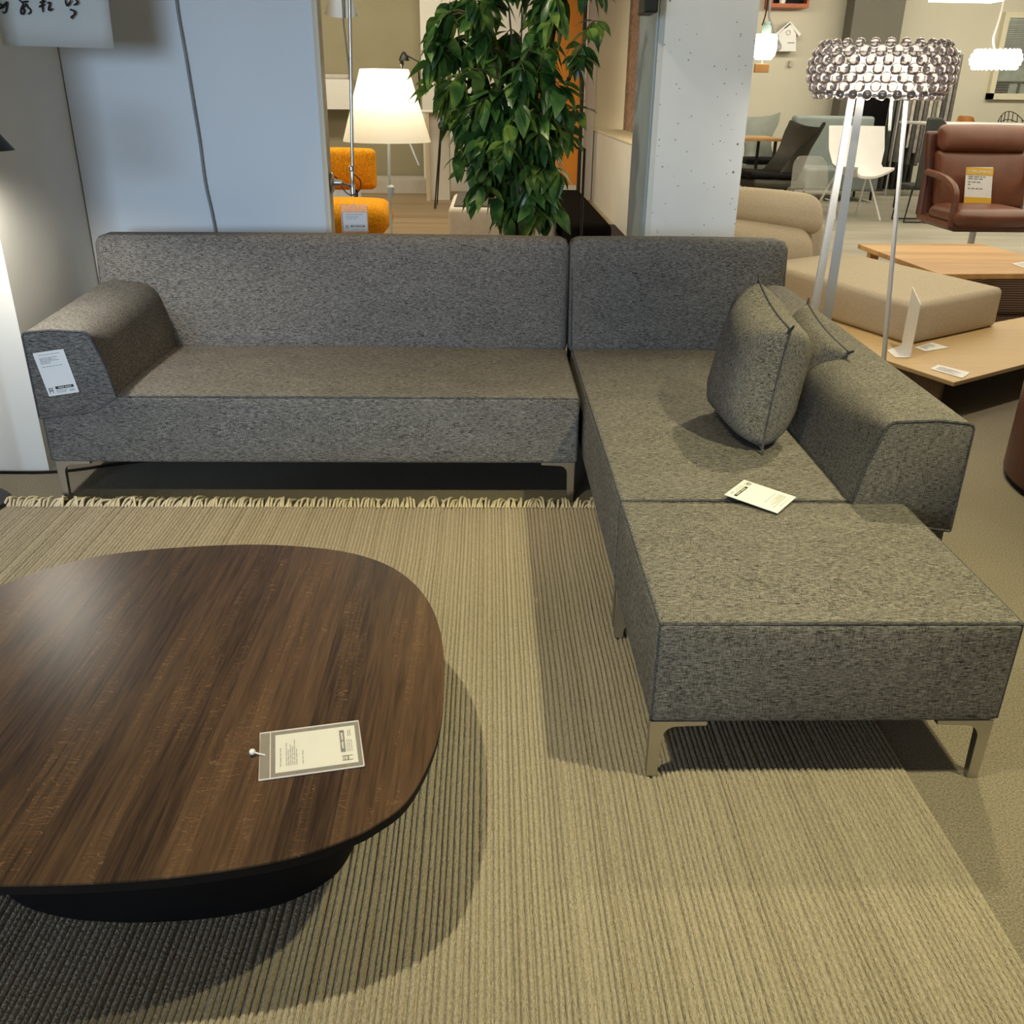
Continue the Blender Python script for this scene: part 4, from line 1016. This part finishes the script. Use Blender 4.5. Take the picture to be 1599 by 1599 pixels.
# white shell armchair
Yw = 12.6; wx0, wx1 = at(1292, 240, Yw).x, at(1379, 240, Yw).x; wm = (wx0+wx1)/2
ws = empty('white_shell_chair', 'white shell armchair on thin white legs, behind the beaded lamp', 'chair', (wm, Yw, 0))
ztop, zbot = at(1335, 197, Yw).z, at(1335, 270, Yw).z
bm = bmesh.new(); G = {}; n, m = 18, 12
for sg in (0, 1):
    for i in range(n+1):
        for j in range(m+1):
            u = -1+2*i/n; v = j/m; hw = (wx1-wx0)/2*(.62+.38*min(1, v*1.7)**.7)
            y = Yw-.1+.3*(v**.5)*1 - .0*u*u; 
            if v < .3: y -= .45*(1-v/.3)
            G[sg, i, j] = bm.verts.new((wm+u*hw, y-.22*abs(u)**3*(1-.5*v)+sg*.03*(1 if v > .3 else .2), zbot+(ztop-zbot)*(max(0, v-.28)/.72)**1.0+.12*abs(u)**3*(1-v)+(.03*sg*-1 if v < .3 else 0)))
for i in range(n):
    for j in range(m):
        bm.faces.new((G[0, i, j], G[0, i+1, j], G[0, i+1, j+1], G[0, i, j+1])); bm.faces.new((G[1, i, j], G[1, i, j+1], G[1, i+1, j+1], G[1, i+1, j]))
    for j in (0, m): bm.faces.new((G[0, i, j], G[1, i, j], G[1, i+1, j], G[0, i+1, j]))
for j in range(m):
    for i in (0, n): bm.faces.new((G[0, i, j], G[0, i, j+1], G[1, i, j+1], G[1, i, j]))
obj('shell', bm, 'white', ws, True, ang=60)
for sx in (-1, 1):
    xx = wm+sx*.2
    obj('leg', T([(xx, Yw, zbot+.01), (wm+sx*.3+.05, Yw-.3, 0)], .013), 'white', ws); obj('leg', T([(xx, Yw, zbot+.01), (wm+sx*.3-.05, Yw+.3, 0)], .013), 'white', ws)
    obj('stretcher', T([(xx+sx*.05, Yw-.15, .22), (xx+sx*.05, Yw+.15, .22)], .009), 'white', ws)
# clear wrapped chair
Yg = 11.6; g0 = at(1254, 290, Yg)
gw = empty('clear_chair', 'clear plastic chair between the olive wing chair and the lamp leg', 'chair', (g0.x+.15, Yg, 0))
obj('seat', SB((g0.x-.12, Yg-.25, .4), (g0.x+.36, Yg+.22, .45), r=.022, n=4), 'plastic', gw, True)
obj('backrest', shell_back(bmesh.new(), (g0.x+.12, Yg+.2, 0), .46, .44, .8, .08, .02), 'plastic', gw, True)
for xx in (g0.x-.08, g0.x+.32):
    for yy in (Yg-.2, Yg+.18): obj('leg', T([(xx, yy, .41), (xx, yy, 0)], .014), 'plastic', gw)
# dark television, curtain, textile rack
tv0, tv1 = at(1347, 196, 17.0), at(1380, 150, 17.0)
tv = empty('television', 'black flat television beside the dark column', 'television', ((tv0.x+tv1.x)/2, 17.0, tv0.z))
obj('screen_panel', B((tv0.x-.12, 16.95, tv0.z), (tv1.x+.1, 17.02, tv1.z+.1), .01), 'black', tv)
tvs = obj('tv_cabinet', B((tv0.x-.3, 16.6, 0), (tv1.x+.1, 17.1, tv0.z)), 'darkpost'); tag(tvs, 'dark low cabinet under the black television', 'cabinet')
def drape(name, x0, x1, y, z0, z1, folds, amp, mat, label, cat):
    bm = bmesh.new(); n = folds*8; cols_ = []
    for i in range(n+1):
        t = i/n; a = amp*math.sin(t*folds*2*math.pi)
        cols_.append([bm.verts.new((x0+(x1-x0)*t, y+a*(1 if z > z0+.01 else 1.3), z)) for z in (z0, z0+(z1-z0)*.5, z1)])
    for A, C in zip(cols_[:-1], cols_[1:]):
        for k in range(2): bm.faces.new((A[k], C[k], C[k+1], A[k+1]))
    o = obj(name, bm, mat, None, True); md = o.modifiers.new('thick', 'SOLIDIFY'); md.thickness = .012; tag(o, label, cat); return o
c0, c1 = at(1372, 270, 16.4), at(1424, 270, 16.4)
drape('curtain', c0.x, c1.x, 16.4, .03, 2.0, 6, .05, 'greycurtain', 'grey floor length curtain behind the beaded lamp', 'curtain')
Yr = 15.6; rk0, rk1 = at(1418, 95, Yr), at(1497, 95, Yr)
rk = empty('fabric_rack', 'metal rack hung with fabric samples behind the beaded lamp', 'rack', ((rk0.x+rk1.x)/2, Yr, 0))
obj('rail', T([(rk0.x, Yr, rk1.z+.12), (rk1.x, Yr, rk1.z+.12)], .02), 'chrome', rk)
for xx in (rk0.x, rk1.x): obj('upright', T([(xx, Yr, 0), (xx, Yr, rk1.z+.12)], .018), 'chrome', rk)
rs = random.Random(8)
scol = [(.2, .19, .16), (.45, .42, .36), (.07, .065, .06), (.3, .28, .25), (.12, .11, .1), (.5, .46, .4)]
for i in range(11):
    xx = rk0.x+.06+(rk1.x-rk0.x-.12)*i/10
    lab = ['leftmost', 'second', 'third', 'fourth', 'fifth', 'sixth', 'seventh', 'eighth', 'ninth', 'tenth', 'rightmost'][i]
    lab = f'{lab} hanging fabric sample on the metal rack' if i in (0, 10) else f'{lab} hanging fabric sample from the left on the metal rack'
    o = obj('fabric_sample', SB((xx-.03, Yr-.22, .55+rs.uniform(-.1, .2)), (xx+.022, Yr+.2, rk1.z+.08), r=.012, n=3), plain('sample_cloth', scol[i % 6], .8, 0, .3, 10), None, True)
    tag(o, lab, 'fabric', 'fabric samples on the rack')
# white table with chairs behind the leather chair
Yq = 13.0; v0, v1 = at(1452, 192, Yq), at(1640, 196, Yq)
wt = empty('white_table', 'white dining table behind the leather swivel chair', 'table', ((v0.x+v1.x)/2, Yq+.4, 0))
obj('tabletop', B((v0.x, Yq, v0.z-.03), (v1.x, Yq+1.0, v0.z), .008), 'white', wt)
for xx, yy in ((v0.x+.1, Yq+.1), (v1.x-.1, Yq+.1), (v0.x+.1, Yq+.9), (v1.x-.1, Yq+.9)): obj('leg', T([(xx, yy, 0), (xx, yy, v0.z-.02)], .02), 'blackm', wt)
gx = at(1451, 200, 12.2)
gch = empty('green_chair', 'dark green shell chair with black sled legs, left of the leather chair', 'chair', (gx.x, 12.2, 0))
obj('backrest', SB((gx.x-.13, 12.0, .42), (gx.x+.16, 12.07, at(1450, 183, 12.1).z), r=.03, n=6, warp=lambda s: (s.x+.0, s.y+.25*(s.x-gx.x), s.z-.9*(max(0, s.x-gx.x-.02))**2*5)), 'darkgreen', gch, True)
obj('seat', SB((gx.x-.15, 12.05, .4), (gx.x+.3, 12.5, .46), r=.025, n=4), 'darkgreen', gch, True)
for sy in (12.08, 12.46): obj('leg', T([(gx.x-.12, sy, .41), (gx.x-.16, sy, .012), (gx.x+.34, sy, .012), (gx.x+.28, sy, .41)], .012), 'blackm', gch)
ox = at(1508, 188, 14.6)
och = empty('orange_chair', 'orange chair whose rounded back shows above the white table', 'chair', (ox.x, 14.6, 0))
obj('backrest', shell_back(bmesh.new(), (ox.x, 14.6, 0), .62, .42, at(1508, 181, 14.6).z, .14, .03, taper=.5), plain('orange_shell', (.5, .2, .04), .5), och, True)
obj('seat', SB((ox.x-.24, 14.2, .4), (ox.x+.24, 14.66, .45), r=.022, n=4), M['orange'], och, True)
for sx in (-.2, .2):
    for sy in (14.25, 14.6): obj('leg', T([(ox.x+sx, sy, .41), (ox.x+sx*1.15, sy, 0)], .014), 'blackm', och)
wxr = at(1603, 200, 13.8)
wch = empty('wire_chair', 'black wire chair behind the right end of the white table', 'chair', (wxr.x, 14.1, 0))
bm = bmesh.new(); zz1 = at(1600, 174, 14.1).z
def wire(u, v): return Vector((wxr.x+u*.3*(1-.25*v*v), 14.25-.16*u*u+.12*v, .45+(zz1-.45)*v*(1-.22*u*u)))
for i in range(9): tube(bm, [wire(-1+i/4, v/8) for v in range(9)], .006, 5)
for j in range(8): tube(bm, [wire(-1+i/6, .1+j*.128) for i in range(13)], .006, 5)
obj('wire_back', bm, 'blackm', wch)
obj('seat', SB((wxr.x-.24, 13.95, .42), (wxr.x+.24, 14.3, .46), r=.018, n=3), 'black', wch, True)
for sx in (-.2, .2):
    for sy in (14.0, 14.28): obj('leg', T([(wxr.x+sx, sy, .43), (wxr.x+sx*1.2, sy, 0)], .01), 'blackm', wch)
# pendants
def hang(pts, r, mat, par): return obj('cable', T(smooth_path(pts, 4), r), mat, par, True)
Yn = 13.0; pc2 = at(1555, 93, Yn)
pn = empty('beaded_pendant', 'lit white beaded pendant lamp at the right, above the leather chair', 'pendant lamp', pc2)
rp = (at(1592, 93, Yn)-at(1518, 93, Yn)).x/2; hp = (at(1555, 77, Yn)-at(1555, 108, Yn)).z/2
bm = bmesh.new()
for k in range(5):
    t = k/4; z = pc2.z-hp*.8+hp*1.6*t; R = rp*(.82+.12*math.sin(math.pi*t))
    for i in range(26): a = 2*math.pi*(i+.5*(k % 2))/26; ball(bm, (pc2.x+R*math.cos(a), pc2.y+R*math.sin(a), z), rp*.1, 1)
obj('bead_ring', bm, M['softbulb'], pn, True)
obj('diffuser', L([(rp*.5, pc2.z-hp*.7), (rp*.78, pc2.z-hp*.5), (rp*.78, pc2.z+hp*.5), (rp*.5, pc2.z+hp*.7)], (pc2.x, Yn, 0), 24), M['softbulb'], pn, True)
hang([at(1553, 78, Yn), at(1551, 60, Yn), at(1557, 40, Yn), at(1565, 10, Yn), at(1570, -30, Yn)], .012, 'white', pn)
Yo_ = 12.2; gc = at(1194, 73, Yo_)
gp = empty('globe_pendant', 'bright white glass pendant lamp with a mint cap, right of the concrete column', 'pendant lamp', gc)
rg = (at(1213, 73, Yo_)-at(1175, 73, Yo_)).x/2
obj('glass_shade', L([(rg*.62, gc.z-rg*.95), (rg*.9, gc.z-rg*.6), (rg*1.0, gc.z-.1*rg), (rg*.92, gc.z+rg*.85), (rg*.86, gc.z+rg*.9)], (gc.x, Yo_, 0), 32), M['softbulb'], gp, True)
mz = gc.z+rg*.9; obj('cap', L([(rg*.36, mz), (rg*.36, mz+rg*.62), (rg*.26, mz+rg*.66), (rg*.26, mz+rg*.9)], (gc.x, Yo_, 0), 20), 'mint', gp, True)
hang([at(1190, 40, Yo_), at(1196, 20, Yo_), at(1202, -20, Yo_), at(1202, -60, Yo_)], .008, 'blackm', gp)
wb = at(1189, 107, Yo_); ca = obj('pull_block', B((wb.x-.085, Yo_-.03, wb.z-.045), (wb.x+.085, Yo_+.03, wb.z+.05), .006), 'oak', gp)
obj('pull_string', T([(wb.x, Yo_, wb.z+.04), (wb.x, Yo_, gc.z-rg*.9)], .005), 'white', gp)
tag(obj('hook_cable', T(smooth_path([at(1204, -40, 12.6), at(1202, 12, 12.6), at(1201, 26, 12.6), at(1207, 42, 12.6), at(1214, 60, 12.6), at(1219, 73, 12.6), at(1214, 79, 12.6)], 5), .014), M['cable'], None, True), 'grey bent cable hanging below the red brown wall box', 'cable')
# birdhouse and box shelf on the far wall
Yh = 17.7
def hp_(x, y): return at(x, y, Yh)
bh = empty('birdhouse', 'white gabled birdhouse on the far wall left of the beaded lamp', 'birdhouse', hp_(1228, 80))
obj('house_front', P([hp_(1216, 80), hp_(1243, 80), hp_(1243, 53), hp_(1234, 36), hp_(1216, 51)], (0, .28, 0)), 'white', bh)
obj('roof', P([hp_(1212, 52), hp_(1234, 33), hp_(1251, 53), hp_(1248, 57), hp_(1234, 38), hp_(1214, 55)], (0, .3, 0)), 'white', bh)
hc_ = hp_(1231, 51); obj('entrance_hole', T([hc_+Vector((.035*math.cos(a), -.005, .035*math.sin(a))) for a in [2*math.pi*k/18 for k in range(18)]], .008, 6, True), 'palegrey', bh)
obj('front_ledge', B((hp_(1231, 66).x, Yh-.03, hp_(1231, 67).z), (hp_(1240, 66).x, Yh, hp_(1231, 67).z+.015)), 'palegrey', bh)
r0_, r1_ = hp_(1200, 12), hp_(1260, 11)
rb_ = empty('wall_box', 'red brown wall box with dark inside at the top edge', 'shelf', (r0_.x, Yh, r0_.z))
obj('bottom_board', B((r0_.x, Yh-.1, r0_.z), (r1_.x, Yh+.29, r0_.z+.06)), 'terracotta', rb_)
obj('back_board', B((r0_.x+.05, Yh+.1, r0_.z+.06), (r1_.x, Yh+.29, r0_.z+.6)), 'black', rb_)
for xx in (r0_.x, r1_.x-.04): obj('side_board', B((xx, Yh-.1, r0_.z+.06), (xx+.04, Yh+.29, r0_.z+.6)), 'terracotta', rb_)
vz = hp_(1221, 8); tag(obj('white_vase', L([(.05, 0), (.055, .05), (.03, .13), (.02, .2)], (vz.x, Yh, r0_.z+.06), 16), 'white', None, True), 'small white vase inside the red brown wall box', 'vase')
hk = hp_(1240, 99); tag(obj('wall_hook', B((hk.x-.02, Yh+.2, hk.z-.05), (hk.x+.03, Yh+.3, hk.z+.05), .01), 'palegrey'), 'small pale hook on the far wall below the birdhouse', 'hook')
t5 = at(1456, -6, 12); t6 = at(1530, -6, 12)
tag(obj('ceiling_lamp', B((t5.x, 11.8, at(1490, 3, 12).z), (t6.x+.2, 12.1, at(1490, 3, 12).z+.06), .01), M['tube']), 'lit white strip lamp at the top edge above the beaded pendant', 'ceiling lamp')
